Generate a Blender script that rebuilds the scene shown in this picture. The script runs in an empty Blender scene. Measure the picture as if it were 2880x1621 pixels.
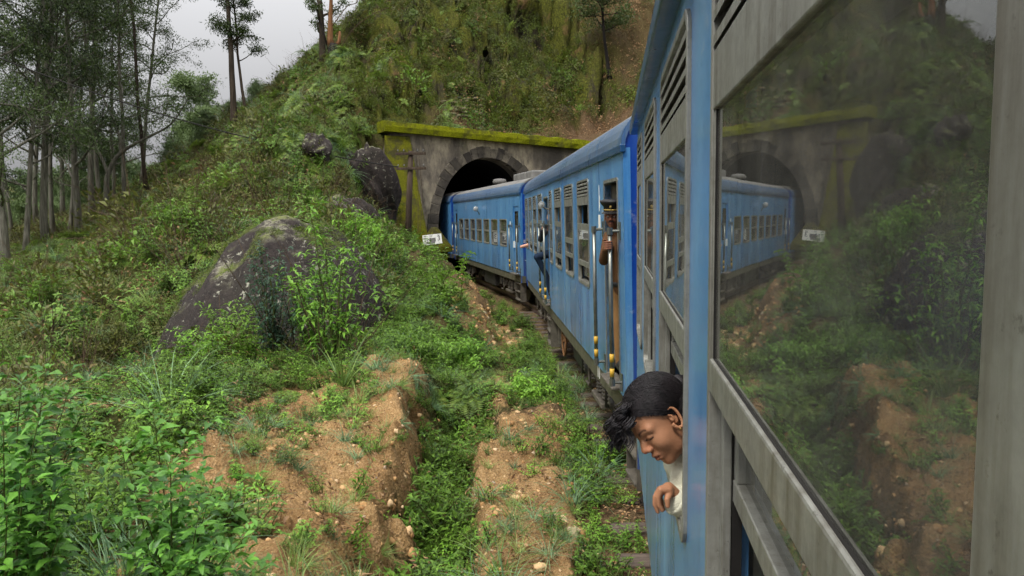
import bpy, bmesh, math, random
import numpy as np
from mathutils import Vector, Matrix, Euler

R = math.radians
random.seed(7)
rng = np.random.default_rng(7)
sc = bpy.context.scene
col = sc.collection

# ------------------------------------------------------------------ camera, sky, sun, exposure
PITCH, ROLL = R(-5.59), R(0.8)
CAM = np.array([0.0, 0.0, 2.75])
FPX, CX, CY = 2100.0, 1440.0, 810.5          # focal length and centre in photograph pixels
fwd = np.array([0, math.cos(PITCH), math.sin(PITCH)])
_r = np.array([1.0, 0, 0]); _u = np.cross(_r, fwd)
right = _r * math.cos(ROLL) - _u * math.sin(ROLL)
upv = _u * math.cos(ROLL) + _r * math.sin(ROLL)
cd = bpy.data.cameras.new('camera'); cam = bpy.data.objects.new('camera', cd); col.objects.link(cam)
cd.sensor_width = 36.0; cd.lens = 36.0 * FPX / 2880.0; cd.clip_start = 0.03; cd.clip_end = 2500
cam.matrix_world = Matrix([[right[0], upv[0], -fwd[0], CAM[0]], [right[1], upv[1], -fwd[1], CAM[1]],
                           [right[2], upv[2], -fwd[2], CAM[2]], [0, 0, 0, 1]])
sc.camera = cam

world = bpy.data.worlds.new('World'); sc.world = world; world.use_nodes = True
wn = world.node_tree; wn.nodes.clear()
SUN_EL, SUN_AZ = 58.0, 215.0      # compass-style: clockwise from +Y; high, behind the camera to the left
sky = wn.nodes.new('ShaderNodeTexSky'); sky.sky_type = 'NISHITA'; sky.sun_disc = False
sky.sun_elevation = R(SUN_EL); sky.sun_rotation = R(SUN_AZ); sky.dust_density = 4.0; sky.air_density = 1.5
hs = wn.nodes.new('ShaderNodeHueSaturation'); hs.inputs['Saturation'].default_value = 0.12
wn.links.new(sky.outputs[0], hs.inputs['Color'])
# an even cloud deck in front of that sky: brighter overhead than at the horizon, as every overcast sky is
tc = wn.nodes.new('ShaderNodeTexCoord'); sx = wn.nodes.new('ShaderNodeSeparateXYZ')
wn.links.new(tc.outputs['Generated'], sx.inputs[0])
mr = wn.nodes.new('ShaderNodeMapRange'); mr.inputs[1].default_value = 0.0; mr.inputs[2].default_value = 1.0
mr.inputs[3].default_value = 1.1; mr.inputs[4].default_value = 12.0
wn.links.new(sx.outputs[2], mr.inputs[0])
cn = wn.nodes.new('ShaderNodeTexNoise'); cn.inputs['Scale'].default_value = 2.2; cn.inputs['Detail'].default_value = 4
wn.links.new(tc.outputs['Generated'], cn.inputs['Vector'])
cm = wn.nodes.new('ShaderNodeMapRange'); cm.inputs[3].default_value = 0.88; cm.inputs[4].default_value = 1.12
wn.links.new(cn.outputs[0], cm.inputs[0])
mu = wn.nodes.new('ShaderNodeMath'); mu.operation = 'MULTIPLY'
wn.links.new(mr.outputs[0], mu.inputs[0]); wn.links.new(cm.outputs[0], mu.inputs[1])
cc = wn.nodes.new('ShaderNodeMix'); cc.data_type = 'RGBA'; cc.blend_type = 'MULTIPLY'; cc.inputs[0].default_value = 1.0
wn.links.new(mu.outputs[0], cc.inputs[6]); cc.inputs[7].default_value = (0.97, 0.975, 1.0, 1)
mx = wn.nodes.new('ShaderNodeMix'); mx.data_type = 'RGBA'; mx.inputs[0].default_value = 0.95
wn.links.new(hs.outputs[0], mx.inputs[6]); wn.links.new(cc.outputs[2], mx.inputs[7])
bg = wn.nodes.new('ShaderNodeBackground'); bg.inputs['Strength'].default_value = 0.10
wo = wn.nodes.new('ShaderNodeOutputWorld')
wn.links.new(mx.outputs[2], bg.inputs['Color']); wn.links.new(bg.outputs[0], wo.inputs['Surface'])

sl = bpy.data.lights.new('sun', 'SUN'); sl.energy = 1.5; sl.angle = R(14); sl.color = (1.0, 0.965, 0.91)
sun = bpy.data.objects.new('sun', sl); col.objects.link(sun)
sd = Vector((math.sin(R(SUN_AZ)) * math.cos(R(SUN_EL)), math.cos(R(SUN_AZ)) * math.cos(R(SUN_EL)), math.sin(R(SUN_EL))))
sun.rotation_euler = sd.to_track_quat('Z', 'Y').to_euler(); sun.location = (0, 0, 40)
sc.view_settings.view_transform = 'Standard'; sc.view_settings.look = 'None'
sc.view_settings.exposure = 1.05; sc.view_settings.gamma = 1.0; sc.view_settings.use_curve_mapping = False
sc.render.engine = 'CYCLES'
sc.cycles.max_bounces = 5; sc.cycles.diffuse_bounces = 2; sc.cycles.glossy_bounces = 3
sc.cycles.transmission_bounces = 4; sc.cycles.transparent_max_bounces = 6
sc.cycles.use_denoising = True; sc.cycles.denoising_prefilter = 'FAST'; sc.cycles.denoising_quality = 'BALANCED'; sc.cycles.use_adaptive_sampling = True; sc.cycles.adaptive_threshold = 0.03

# ------------------------------------------------------------------ helpers
def P(px, py, Y):
    """world point seen at photograph pixel (px, py) and Y metres ahead"""
    d = fwd + right * (px - CX) / FPX - upv * (py - CY) / FPX
    return CAM + d * (Y / d[1])

def tag(o, label=None, cat=None, group=None, kind=None):
    if label: o['label'] = label
    if cat: o['category'] = cat
    if group: o['group'] = group
    if kind: o['kind'] = kind
    return o

def empty(name, loc=(0, 0, 0), rz=0.0, parent=None):
    o = bpy.data.objects.new(name, None); col.objects.link(o)
    o.location = loc; o.rotation_euler = (0, 0, rz); o.parent = parent
    o.empty_display_size = 0.2
    return o

def link(name, me, mat=None, parent=None):
    o = bpy.data.objects.new(name, me); col.objects.link(o); o.parent = parent
    if mat is not None and not me.materials: me.materials.append(mat)
    return o

def meshdata(name, v, f, smooth=False):
    me = bpy.data.meshes.new(name)
    me.from_pydata([tuple(map(float, p)) for p in v], [], [tuple(map(int, q)) for q in f])
    if smooth: me.polygons.foreach_set('use_smooth', [True] * len(me.polygons))
    me.update()
    return me

def npmesh(name, v, tri, smooth=False, attrs=None):
    """fast mesh from numpy: v (N,3), tri (M,3 or 4)"""
    me = bpy.data.meshes.new(name); k = tri.shape[1]
    me.vertices.add(len(v)); me.vertices.foreach_set('co', np.asarray(v, np.float32).ravel())
    me.loops.add(tri.size); me.loops.foreach_set('vertex_index', tri.astype(np.int32).ravel())
    me.polygons.add(len(tri)); me.polygons.foreach_set('loop_start', np.arange(0, tri.size, k, dtype=np.int32))
    if smooth: me.polygons.foreach_set('use_smooth', np.ones(len(tri), bool))
    for n, a in (attrs or {}).items():
        at = me.attributes.new(n, 'FLOAT', 'POINT'); at.data.foreach_set('value', np.asarray(a, np.float32))
    me.update(calc_edges=True); me.validate()
    return me

class MB:
    """collects shapes into one mesh"""
    def __init__(s): s.v = []; s.f = []
    def add(s, v, f):
        n = len(s.v); s.v += [tuple(p) for p in v]; s.f += [tuple(i + n for i in q) for q in f]; return s
    def box(s, x0, x1, y0, y1, z0, z1):
        return s.add([(x0, y0, z0), (x1, y0, z0), (x1, y1, z0), (x0, y1, z0), (x0, y0, z1), (x1, y0, z1), (x1, y1, z1), (x0, y1, z1)],
                     [(0, 3, 2, 1), (4, 5, 6, 7), (0, 1, 5, 4), (1, 2, 6, 5), (2, 3, 7, 6), (3, 0, 4, 7)])
    def tube(s, pts, rad, n=10, cap=True):
        pts = [Vector(p) for p in pts]; k = len(pts)
        if not hasattr(rad, '__len__'): rad = [rad] * k
        base = len(s.v); ref = None
        for i, p in enumerate(pts):
            t = (pts[min(i + 1, k - 1)] - pts[max(i - 1, 0)]).normalized()
            if ref is None: ref = t.orthogonal().normalized()
            ref = (ref - t * ref.dot(t))
            if ref.length < 1e-6: ref = t.orthogonal()
            ref.normalize(); b = t.cross(ref)
            for j in range(n):
                a = 2 * math.pi * j / n
                s.v.append(tuple(p + (ref * math.cos(a) + b * math.sin(a)) * rad[i]))
        for i in range(k - 1):
            for j in range(n):
                a, b2 = base + i * n + j, base + i * n + (j + 1) % n
                s.f.append((a, b2, b2 + n, a + n))
        if cap:
            s.f.append(tuple(base + j for j in reversed(range(n)))); s.f.append(tuple(base + (k - 1) * n + j for j in range(n)))
        return s
    def ball(s, c, r, n=14, m=9):
        r = r if hasattr(r, '__len__') else (r, r, r); base = len(s.v)
        s.v.append((c[0], c[1], c[2] + r[2]))
        for i in range(1, m):
            th = math.pi * i / m
            for j in range(n):
                ph = 2 * math.pi * j / n
                s.v.append((c[0] + r[0] * math.sin(th) * math.cos(ph), c[1] + r[1] * math.sin(th) * math.sin(ph), c[2] + r[2] * math.cos(th)))
        s.v.append((c[0], c[1], c[2] - r[2])); last = len(s.v) - 1
        for j in range(n): s.f.append((base, base + 1 + j, base + 1 + (j + 1) % n))
        for i in range(m - 2):
            for j in range(n):
                a, b = base + 1 + i * n + j, base + 1 + i * n + (j + 1) % n
                s.f.append((a, a + n, b + n, b))
        q = base + 1 + (m - 2) * n
        for j in range(n): s.f.append((q + j, last, q + (j + 1) % n))
        return s
    def lathe(s, c, axis, prof, n=20):
        """prof = [(r, h)...] around axis 'x','y','z' at c"""
        base = len(s.v)
        for r, h in prof:
            for j in range(n):
                a = 2 * math.pi * j / n; u, w = r * math.cos(a), r * math.sin(a)
                s.v.append({'x': (c[0] + h, c[1] + u, c[2] + w), 'y': (c[0] + w, c[1] + h, c[2] + u), 'z': (c[0] + u, c[1] + w, c[2] + h)}[axis])
        k = len(prof)
        for i in range(k - 1):
            for j in range(n):
                a, b = base + i * n + j, base + i * n + (j + 1) % n
                s.f.append((a, b, b + n, a + n))
        s.f.append(tuple(base + j for j in reversed(range(n)))); s.f.append(tuple(base + (k - 1) * n + j for j in range(n)))
        return s
    def build(s, name, mat, parent=None, smooth=False, bevel=0.0, sharp=40):
        me = meshdata(name, s.v, s.f, smooth)
        o = link(name, me, mat, parent)
        if bevel:
            b = o.modifiers.new('bevel', 'BEVEL'); b.width = bevel; b.segments = 2; b.limit_method = 'ANGLE'; b.angle_limit = R(40)
            b.harden_normals = False
        return o

def h2(ix, iy, seed):
    h = (ix.astype(np.int64) * 374761393 + iy.astype(np.int64) * 668265263 + seed * 974634777) & 0xffffffff
    h = ((h ^ (h >> 13)) * 1274126177) & 0xffffffff
    return ((h ^ (h >> 16)) & 0xffff) / 65535.0
def vnoise(x, y, seed=0):
    ix, iy = np.floor(x), np.floor(y); fx, fy = x - ix, y - iy
    fx = fx * fx * (3 - 2 * fx); fy = fy * fy * (3 - 2 * fy)
    a, b, c, d = h2(ix, iy, seed), h2(ix + 1, iy, seed), h2(ix, iy + 1, seed), h2(ix + 1, iy + 1, seed)
    return (a * (1 - fx) + b * fx) * (1 - fy) + (c * (1 - fx) + d * fx) * fy - 0.5
def fbm(x, y, o=4, seed=0, g=0.5):
    t, a = 0, 1.0
    for i in range(o):
        t = t + a * vnoise(x * 2 ** i + 17 * i, y * 2 ** i - 9 * i, seed + i); a *= g
    return t
def sstep(x, a, b):
    t = np.clip((x - a) / (b - a), 0, 1); return t * t * (3 - 2 * t)

# ------------------------------------------------------------------ materials
def lin(r, g, b):
    f = lambda c: c / 12.92 if c <= 0.04045 else ((c + 0.055) / 1.055) ** 2.4
    return (f(r / 255), f(g / 255), f(b / 255), 1)
class Mat:
    def __init__(s, name, rough=0.6, spec=0.4, metal=0.0, coat=0.0):
        s.m = bpy.data.materials.new(name); s.m.use_nodes = True; s.t = s.m.node_tree
        s.b = s.t.nodes['Principled BSDF']; s.out = s.t.nodes['Material Output']
        s.b.inputs['Roughness'].default_value = rough; s.b.inputs['Specular IOR Level'].default_value = spec
        s.b.inputs['Metallic'].default_value = metal; s.b.inputs['Coat Weight'].default_value = coat
        s.tc = None
    def n(s, kind, **kw):
        nd = s.t.nodes.new('ShaderNode' + kind)
        for k, v in kw.items(): setattr(nd, k, v)
        return nd
    def l(s, a, b): s.t.links.new(a, b)
    def coord(s, scale=(1, 1, 1), which='Object'):
        if s.tc is None: s.tc = s.n('TexCoord')
        mp = s.n('Mapping'); mp.inputs['Scale'].default_value = scale; s.l(s.tc.outputs[which], mp.inputs[0]); return mp.outputs[0]
    def noise(s, scale, detail=5, rough=0.6, stretch=(1, 1, 1), dist=0.0):
        nd = s.n('TexNoise'); nd.inputs['Scale'].default_value = scale; nd.inputs['Detail'].default_value = detail
        nd.inputs['Roughness'].default_value = rough; nd.inputs['Distortion'].default_value = dist
        s.l(s.coord(stretch), nd.inputs['Vector']); return nd.outputs[0]
    def voro(s, scale, stretch=(1, 1, 1), feature='F1', out=0):
        nd = s.n('TexVoronoi', feature=feature); nd.inputs['Scale'].default_value = scale
        s.l(s.coord(stretch), nd.inputs['Vector']); return nd.outputs[out]
    def attr(s, name):
        nd = s.n('Attribute'); nd.attribute_name = name; return nd.outputs['Fac']
    def ramp(s, fac, stops):
        nd = s.n('ValToRGB'); e = nd.color_ramp.elements
        while len(e) < len(stops): e.new(0.5)
        for i, (p, c) in enumerate(stops): e[i].position = p; e[i].color = c if len(c) == 4 else (*c, 1)
        s.l(fac, nd.inputs[0]); return nd.outputs[0]
    def rng(s, fac, a, b, c=0.0, d=1.0):
        nd = s.n('MapRange'); nd.inputs[1].default_value = a; nd.inputs[2].default_value = b
        nd.inputs[3].default_value = c; nd.inputs[4].default_value = d; s.l(fac, nd.inputs[0]); return nd.outputs[0]
    def mix(s, fac, a, b, mode='MIX'):
        nd = s.n('Mix', data_type='RGBA', blend_type=mode)
        for sock, x in ((nd.inputs[0], fac), (nd.inputs[6], a), (nd.inputs[7], b)):
            if hasattr(x, 'links'): s.l(x, sock)
            else: sock.default_value = x if not hasattr(x, '__len__') else (x if len(x) == 4 else (*x, 1))
        return nd.outputs[2]
    def math(s, op, a, b=0.0):
        nd = s.n('Math', operation=op)
        for sock, x in ((nd.inputs[0], a), (nd.inputs[1], b)):
            if hasattr(x, 'links'): s.l(x, sock)
            else: sock.default_value = x
        return nd.outputs[0]
    def color(s, c):
        if hasattr(c, 'links'): s.l(c, s.b.inputs['Base Color'])
        else: s.b.inputs['Base Color'].default_value = c
        return s
    def rough(s, c): s.l(c, s.b.inputs['Roughness']); return s
    def bump(s, h, strength=0.3, dist=0.02):
        nd = s.n('Bump'); nd.inputs['Strength'].default_value = strength; nd.inputs['Distance'].default_value = dist
        s.l(h, nd.inputs['Height']); s.l(nd.outputs[0], s.b.inputs['Normal']); return s
    def leafy(s, trans=0.3, tcol=None):
        tr = s.n('BsdfTranslucent'); mxs = s.n('MixShader'); mxs.inputs[0].default_value = trans
        src = s.b.inputs['Base Color'].links
        if src: s.l(src[0].from_socket, tr.inputs['Color'])
        s.l(s.b.outputs[0], mxs.inputs[1]); s.l(tr.outputs[0], mxs.inputs[2]); s.l(mxs.outputs[0], s.out.inputs['Surface'])
        return s

def plain(name, rgb, rough=0.6, spec=0.4, metal=0.0, coat=0.0, var=0.25, scale=6, bump=0.0):
    m = Mat(name, rough, spec, metal, coat); c = lin(*rgb)
    d = tuple(x * (1 - var) for x in c[:3]); e = tuple(min(1, x * (1 + var)) for x in c[:3])
    nz = m.noise(scale, 6, 0.65)
    m.color(m.ramp(nz, [(0.3, d), (0.7, e)]))
    if bump: m.bump(nz, bump, 0.01)
    return m.m

def paint(name, rgb, fade, streak=0.5):
    m = Mat(name, 0.33, 0.5, coat=0.35); m.b.inputs['Coat Roughness'].default_value = 0.12
    base, pale = lin(*rgb), lin(*fade)
    big = m.noise(0.7, 5, 0.6, (1, 1, 0.8)); st = m.noise(3.0, 6, 0.7, (2.2, 2.2, 0.16)); fine = m.noise(40, 4, 0.6)
    c = m.mix(m.rng(st, 0.36, 0.66), base, pale)
    c = m.mix(m.rng(big, 0.42, 0.7, 0, 0.55), c, tuple(x * 0.72 for x in base[:3]))
    scr = m.noise(1.1, 9, 0.75, (1, 1, 1.4), 0.4)                     # scuffed patches showing filler
    c = m.mix(m.rng(scr, 0.60, 0.68, 0, 0.5), c, lin(190, 196, 190))
    grime = m.noise(2.0, 6, 0.7, (3, 3, 0.3))
    zc = m.n('SeparateXYZ'); m.l(m.coord(), zc.inputs[0])
    low = m.rng(zc.outputs[2], 0.9, 2.1, 1.0, 0.0)
    c = m.mix(m.math('MULTIPLY', low, m.rng(grime, 0.4, 0.75)), c, lin(92, 96, 88))
    c = m.mix(m.rng(fine, 0.3, 0.7, 0, 0.12), c, (0.02, 0.03, 0.05))
    m.color(c); m.rough(m.rng(st, 0.3, 0.75, 0.24, 0.5)); m.bump(m.noise(1.6, 3), 0.12, 0.02)
    return m.m

MAT = {}
MAT['blue'] = paint('coach_blue_paint', (56, 120, 180), (112, 166, 204))
MAT['dblue'] = paint('coach_end_blue_paint', (6, 56, 142), (22, 74, 156))
MAT['gutter'] = paint('gutter_blue_paint', (16, 66, 110), (44, 84, 116))
def alu():
    m = Mat('window_frame_aluminium', 0.42, 0.5, 0.35)
    a = m.noise(14, 6, 0.7); b = m.noise(5, 5, 0.7, (4, 4, 0.4))
    c = m.mix(m.rng(a, 0.35, 0.7), lin(146, 146, 138), lin(116, 115, 106)); c = m.mix(m.rng(b, 0.46, 0.68, 0, 0.75), c, lin(88, 82, 70)); c = m.mix(m.rng(m.noise(45, 6, 0.75), 0.60, 0.68, 0, 0.6), c, lin(64, 58, 50))
    m.color(c); m.rough(m.rng(a, 0.3, 0.7, 0.32, 0.55)); m.bump(m.noise(90, 3), 0.08, 0.003); return m.m
MAT['alu'] = alu()
MAT['rubber'] = plain('black_rubber', (34, 32, 30), 0.7, 0.2)
MAT['solebar'] = plain('olive_solebar_paint', (84, 82, 66), 0.6, 0.3, var=0.35, scale=5)
MAT['soot'] = plain('grimy_bogie_steel', (44, 41, 40), 0.55, 0.45, 0.2, var=0.5, scale=9, bump=0.3)
MAT['iron'] = plain('dusty_grey_iron', (96, 90, 80), 0.6, 0.4, 0.2, var=0.4, scale=9, bump=0.2)
MAT['rust'] = plain('rusted_iron', (110, 78, 50), 0.8, 0.2, 0.1, var=0.45, scale=14, bump=0.3)
MAT['railtop'] = plain('worn_rail_steel', (96, 82, 74), 0.4, 0.5, 0.6, var=0.3)
MAT['roofgrey'] = plain('weathered_roof_grey', (112, 110, 106), 0.7, 0.3, var=0.35, scale=3)
MAT['roofblue'] = paint('roof_edge_blue', (58, 96, 140), (110, 124, 138))
MAT['chrome'] = plain('handrail_steel', (118, 120, 112), 0.3, 0.5, 0.7, var=0.3, scale=12)
MAT['yellow'] = plain('yellow_band_paint', (200, 158, 52), 0.5, 0.4, var=0.2, scale=20)
MAT['inner'] = plain('interior_cream_panel', (150, 146, 132), 0.6, 0.3, var=0.15, scale=3)
MAT['floor'] = plain('coach_floor_brown', (70, 62, 54), 0.7, 0.3)
MAT['dark'] = plain('recess_shade_black', (22, 22, 22), 0.9, 0.1)
MAT['white'] = plain('white_lettering', (226, 226, 218), 0.6, 0.3, var=0.08)
MAT['black'] = plain('black_lettering', (28, 26, 30), 0.7, 0.2, var=0.2)
MAT['lamp'] = plain('lamp_white_glass', (150, 152, 150), 0.15, 0.5, var=0.06)
MAT['seat'] = plain('seat_blue_vinyl', (60, 74, 104), 0.5, 0.4)
def glass():
    m = Mat('window_glass'); m.t.nodes.remove(m.b)
    g = m.n('BsdfGlossy'); g.inputs['Roughness'].default_value = 0.003; g.inputs['Color'].default_value = (0.93, 0.95, 0.93, 1)
    t = m.n('BsdfTransparent'); t.inputs['Color'].default_value = (0.72, 0.74, 0.71, 1)
    fr = m.n('Fresnel'); fr.inputs['IOR'].default_value = 2.4
    bm_ = m.n('Bump'); bm_.inputs['Strength'].default_value = 0.02; bm_.inputs['Distance'].default_value = 0.01
    m.l(m.noise(2.2, 2, 0.5, (1, 1, 5)), bm_.inputs['Height']); m.l(bm_.outputs[0], g.inputs['Normal'])
    di = m.n('BsdfDiffuse'); di.inputs['Color'].default_value = (0.35, 0.34, 0.30, 1)
    ms = m.n('MixShader'); m.l(fr.outputs[0], ms.inputs[0]); m.l(t.outputs[0], ms.inputs[1]); m.l(g.outputs[0], ms.inputs[2])
    m2 = m.n('MixShader'); m.l(m.rng(m.noise(5, 7, 0.7), 0.35, 0.8, 0.06, 0.20), m2.inputs[0])    # dust film, thickened to paint a hazy veil over the pane
    m.l(ms.outputs[0], m2.inputs[1]); m.l(di.outputs[0], m2.inputs[2]); m.l(m2.outputs[0], m.out.inputs['Surface']); return m.m
MAT['glass'] = glass()
def sleeper():
    m = Mat('weathered_sleeper_wood', 0.85, 0.2); g = m.noise(6, 8, 0.7, (0.6, 9, 9))
    m.color(m.ramp(g, [(0.3, lin(52, 46, 42)), (0.55, lin(96, 84, 74)), (0.75, lin(136, 122, 106))])); m.bump(g, 0.6, 0.015); return m.m
MAT['sleeper'] = sleeper()
def moss(name, a, b, under):
    m = Mat(name, 0.95, 0.1); n1 = m.noise(1.3, 7, 0.7); n2 = m.noise(14, 6, 0.7)
    c = m.mix(m.rng(n2, 0.3, 0.7), a, b); c = m.mix(m.rng(n1, 0.48, 0.60, 0, 0.85), c, under)
    m.color(c); m.bump(m.noise(26, 6, 0.7), 0.9, 0.03); return m.m
MAT['moss'] = moss('bright_moss_on_concrete', lin(82, 88, 8), lin(128, 130, 20), lin(66, 66, 28))
MAT['mossdark'] = moss('dull_moss_on_stone', lin(70, 74, 14), lin(108, 106, 26), lin(58, 54, 38))
def concrete():
    m = Mat('sooty_portal_masonry', 0.9, 0.2); n1 = m.noise(0.55, 8, 0.65, (1, 1, 0.45)); n2 = m.noise(3.5, 8, 0.72, (1, 1, 0.35)); n3 = m.noise(22, 5)
    c = m.ramp(n1, [(0.36, lin(66, 62, 58)), (0.46, lin(112, 104, 92)), (0.60, lin(180, 168, 144))])
    c = m.mix(m.rng(n2, 0.46, 0.66, 0, 0.8), c, lin(60, 56, 54)); c = m.mix(m.rng(n3, 0.35, 0.75, 0, 0.35), c, lin(120, 112, 100))
    c = m.mix(m.rng(m.noise(1.8, 6, 0.7, (1, 1, 0.5)), 0.6, 0.72, 0, 0.6), c, lin(88, 90, 44))
    m.color(c); m.bump(m.noise(12, 8, 0.7), 0.7, 0.03); return m.m
MAT['portal'] = concrete()
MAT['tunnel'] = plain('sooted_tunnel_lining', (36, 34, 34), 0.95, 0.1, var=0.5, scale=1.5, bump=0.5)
def rock():
    m = Mat('dark_lichened_gneiss', 0.85, 0.25); n1 = m.noise(0.9, 8, 0.65); n2 = m.noise(7, 8, 0.7)
    c = m.ramp(n2, [(0.3, lin(30, 26, 25)), (0.55, lin(50, 43, 40)), (0.75, lin(72, 63, 58))])
    c = m.mix(m.rng(n1, 0.45, 0.65, 0, 0.5), c, lin(46, 43, 34))
    v = m.noise(6.5, 9, 0.72, dist=0.5); lich = m.math('MULTIPLY', m.rng(v, 0.585, 0.615), m.rng(m.noise(0.9, 4, 0.6), 0.40, 0.56, .15, 1))
    c = m.mix(lich, c, lin(150, 148, 132))
    geo = m.n('NewGeometry'); sp = m.n('SeparateXYZ'); m.l(geo.outputs['Normal'], sp.inputs[0])
    top = m.math('MULTIPLY', m.rng(sp.outputs[2], 0.70, 0.95), m.rng(m.noise(1.7, 7, 0.7), 0.42, 0.56))
    lich2 = m.math('MULTIPLY', top, m.rng(m.noise(9, 6, 0.8), 0.45, 0.55))
    c = m.mix(lich2, c, lin(146, 142, 122)); c = m.mix(m.math('MULTIPLY', top, m.rng(m.noise(2.3, 6, 0.7), 0.5, 0.58)), c, lin(92, 100, 40))
    m.color(c); m.bump(m.noise(9, 10, 0.75), 0.9, 0.05); return m.m
MAT['rock'] = rock()
def bark(name, a, b, c, st=(5, 5, 0.35)):
    m = Mat(name, 0.9, 0.15); g = m.noise(2.2, 7, 0.7, st); big = m.noise(0.6, 4)
    k = m.ramp(g, [(0.32, a), (0.52, b), (0.72, c)]); k = m.mix(m.rng(big, 0.42, 0.65, 0, 0.6), k, a); m.color(k); m.bump(g, 0.6, 0.03); return m.m
MAT['bark'] = bark('pale_eucalyptus_bark', lin(60, 57, 49), lin(104, 101, 90), lin(136, 133, 122))
MAT['barkdark'] = bark('brown_bark', lin(44, 38, 32), lin(70, 61, 52), lin(96, 86, 74))
MAT['char'] = bark('charred_bark', lin(26, 24, 24), lin(44, 40, 38), lin(66, 60, 56))
MAT['rawwood'] = bark('split_raw_wood', lin(92, 62, 42), lin(132, 94, 64), lin(160, 124, 88), (9, 9, 0.5))
MAT['pole'] = bark('weathered_pole_timber', lin(50, 42, 36), lin(78, 66, 56), lin(104, 90, 76), (9, 9, 0.25))
MAT['cane'] = bark('dry_bamboo_cane', lin(120, 92, 52), lin(168, 134, 82), lin(190, 160, 108))
def leafmat(name, dark, light, third=None, trans=0.3, rough=0.5, spec=0.35):
    m = Mat(name, rough, spec); oi = m.n('ObjectInfo')
    f = m.math('ADD', m.math('MULTIPLY', oi.outputs['Random'], 0.45), m.math('MULTIPLY', m.attr('v'), 0.55))
    st = [(0.1, lin(*dark)), (0.85, lin(*light))]
    if third: st = [(0.08, lin(*dark)), (0.72, lin(*light)), (0.9, lin(*light)), (1.0, lin(*third))]
    m.color(m.ramp(f, st)); m.leafy(trans); return m.m
MAT['weed'] = leafmat('weed_leaf', (46, 72, 20), (120, 158, 56))
MAT['bright'] = leafmat('bright_young_leaf', (62, 106, 30), (144, 190, 68))
MAT['bushleaf'] = leafmat('broad_bush_leaf', (44, 90, 28), (122, 178, 68), rough=0.42, spec=0.45)
MAT['fern'] = leafmat('fern_frond', (56, 80, 24), (124, 148, 58), (146, 108, 56))
MAT['grass'] = leafmat('grass_blade', (70, 98, 40), (144, 168, 88), (168, 156, 100))
MAT['bluegrass'] = leafmat('long_bluish_grass', (66, 98, 64), (140, 172, 124))
MAT['olive'] = leafmat('dull_olive_leaf', (44, 52, 22), (104, 108, 48), (118, 92, 56))
MAT['mossleaf'] = leafmat('creeper_leaf', (50, 64, 18), (110, 128, 38))
MAT['dry'] = leafmat('dry_brown_leaf', (92, 66, 46), (172, 140, 104), trans=0.1, rough=0.8, spec=0.1)
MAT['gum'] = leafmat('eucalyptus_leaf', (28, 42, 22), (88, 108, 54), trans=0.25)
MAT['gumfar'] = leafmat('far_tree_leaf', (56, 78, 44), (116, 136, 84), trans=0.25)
MAT['bluegreen'] = leafmat('blue_green_leaf', (40, 66, 48), (92, 124, 96))
MAT['twig'] = plain('grey_brown_twig', (84, 70, 56), 0.9, 0.1, var=0.3)
MAT['stem'] = plain('green_brown_stem', (82, 88, 46), 0.7, 0.2, var=0.3)
MAT['skin'] = None

# ------------------------------------------------------------------ where the train stands (needed by the ground)
HW = 1.45                                   # half width of a coach
def hdir(h): return np.array([math.sin(R(h)), math.cos(R(h))])
def hright(h): return np.array([math.cos(R(h)), -math.sin(R(h))])
HA, HB, HC, HD = 7.65, -2.75, -13.0, -21.0
A_SIDE = hright(HA) * 0.198                 # foot of the perpendicular from the camera to the near coach's side
B_SIDE = np.array([1.133, 7.24])
C_SIDE = P(1465, 650, 22.3)[:2]
LEN_B, LEN_C = 14.35, 13.2
def axis_pt(side, h, s): return side + hright(h) * HW + hdir(h) * s
cp = [axis_pt(A_SIDE, HA, s) for s in (-30, -20, -12, -6, -1, 3)] + [axis_pt(B_SIDE, HB, s) for s in (3, 7.2, 11.5)] \
    + [axis_pt(C_SIDE, HC, s) for s in (2.5, 6.6, 10.5)]
D_SIDE = axis_pt(C_SIDE, HC, LEN_C + 0.55) + hdir(HD) * 0.5 - hright(HD) * HW
cp += [axis_pt(D_SIDE, HD, s) for s in (3, 8, 13)]
for i in range(6):
    h = HD - 9 * (i + 1) * 0.6; cp.append(cp[-1] + hdir(h) * 5)
def catmull(p, n=8):
    p = [2 * p[0] - p[1]] + list(p) + [2 * p[-1] - p[-2]]; o = []
    for i in range(1, len(p) - 2):
        for k in range(n):
            t = k / n
            o.append(0.5 * (2 * p[i] + (p[i + 1] - p[i - 1]) * t + (2 * p[i - 1] - 5 * p[i] + 4 * p[i + 1] - p[i + 2]) * t * t
                            + (3 * p[i] - p[i - 1] - 3 * p[i + 1] + p[i + 2]) * t ** 3))
    o.append(p[-2]); return np.array(o)
TRK = catmull([np.asarray(q, float) for q in cp])
_sg = np.linalg.norm(np.diff(TRK, axis=0), axis=1); TS = np.concatenate([[0], np.cumsum(_sg)])
def track_su(x, y):
    """arc length and signed distance (left positive) from the track axis"""
    x = np.asarray(x, float).ravel(); y = np.asarray(y, float).ravel()
    best = np.full(x.shape, 1e9); s = np.zeros_like(x); u = np.zeros_like(x)
    for i in range(len(TRK) - 1):
        a, b = TRK[i], TRK[i + 1]; d = b - a; L = np.hypot(*d); d = d / L
        t = np.clip((x - a[0]) * d[0] + (y - a[1]) * d[1], 0, L)
        dx, dy = x - a[0] - d[0] * t, y - a[1] - d[1] * t; q = dx * dx + dy * dy; m = q < best
        best[m] = q[m]; s[m] = TS[i] + t[m]; u[m] = (np.sqrt(q) * np.sign(-dx * d[1] + dy * d[0]))[m]
    return s, u
def track_at(s):
    return np.array([np.interp(s, TS, TRK[:, 0]), np.interp(s, TS, TRK[:, 1])])
def track_dir(s):
    d = track_at(s + 0.1) - track_at(s - 0.1); return d / np.hypot(*d)
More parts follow.
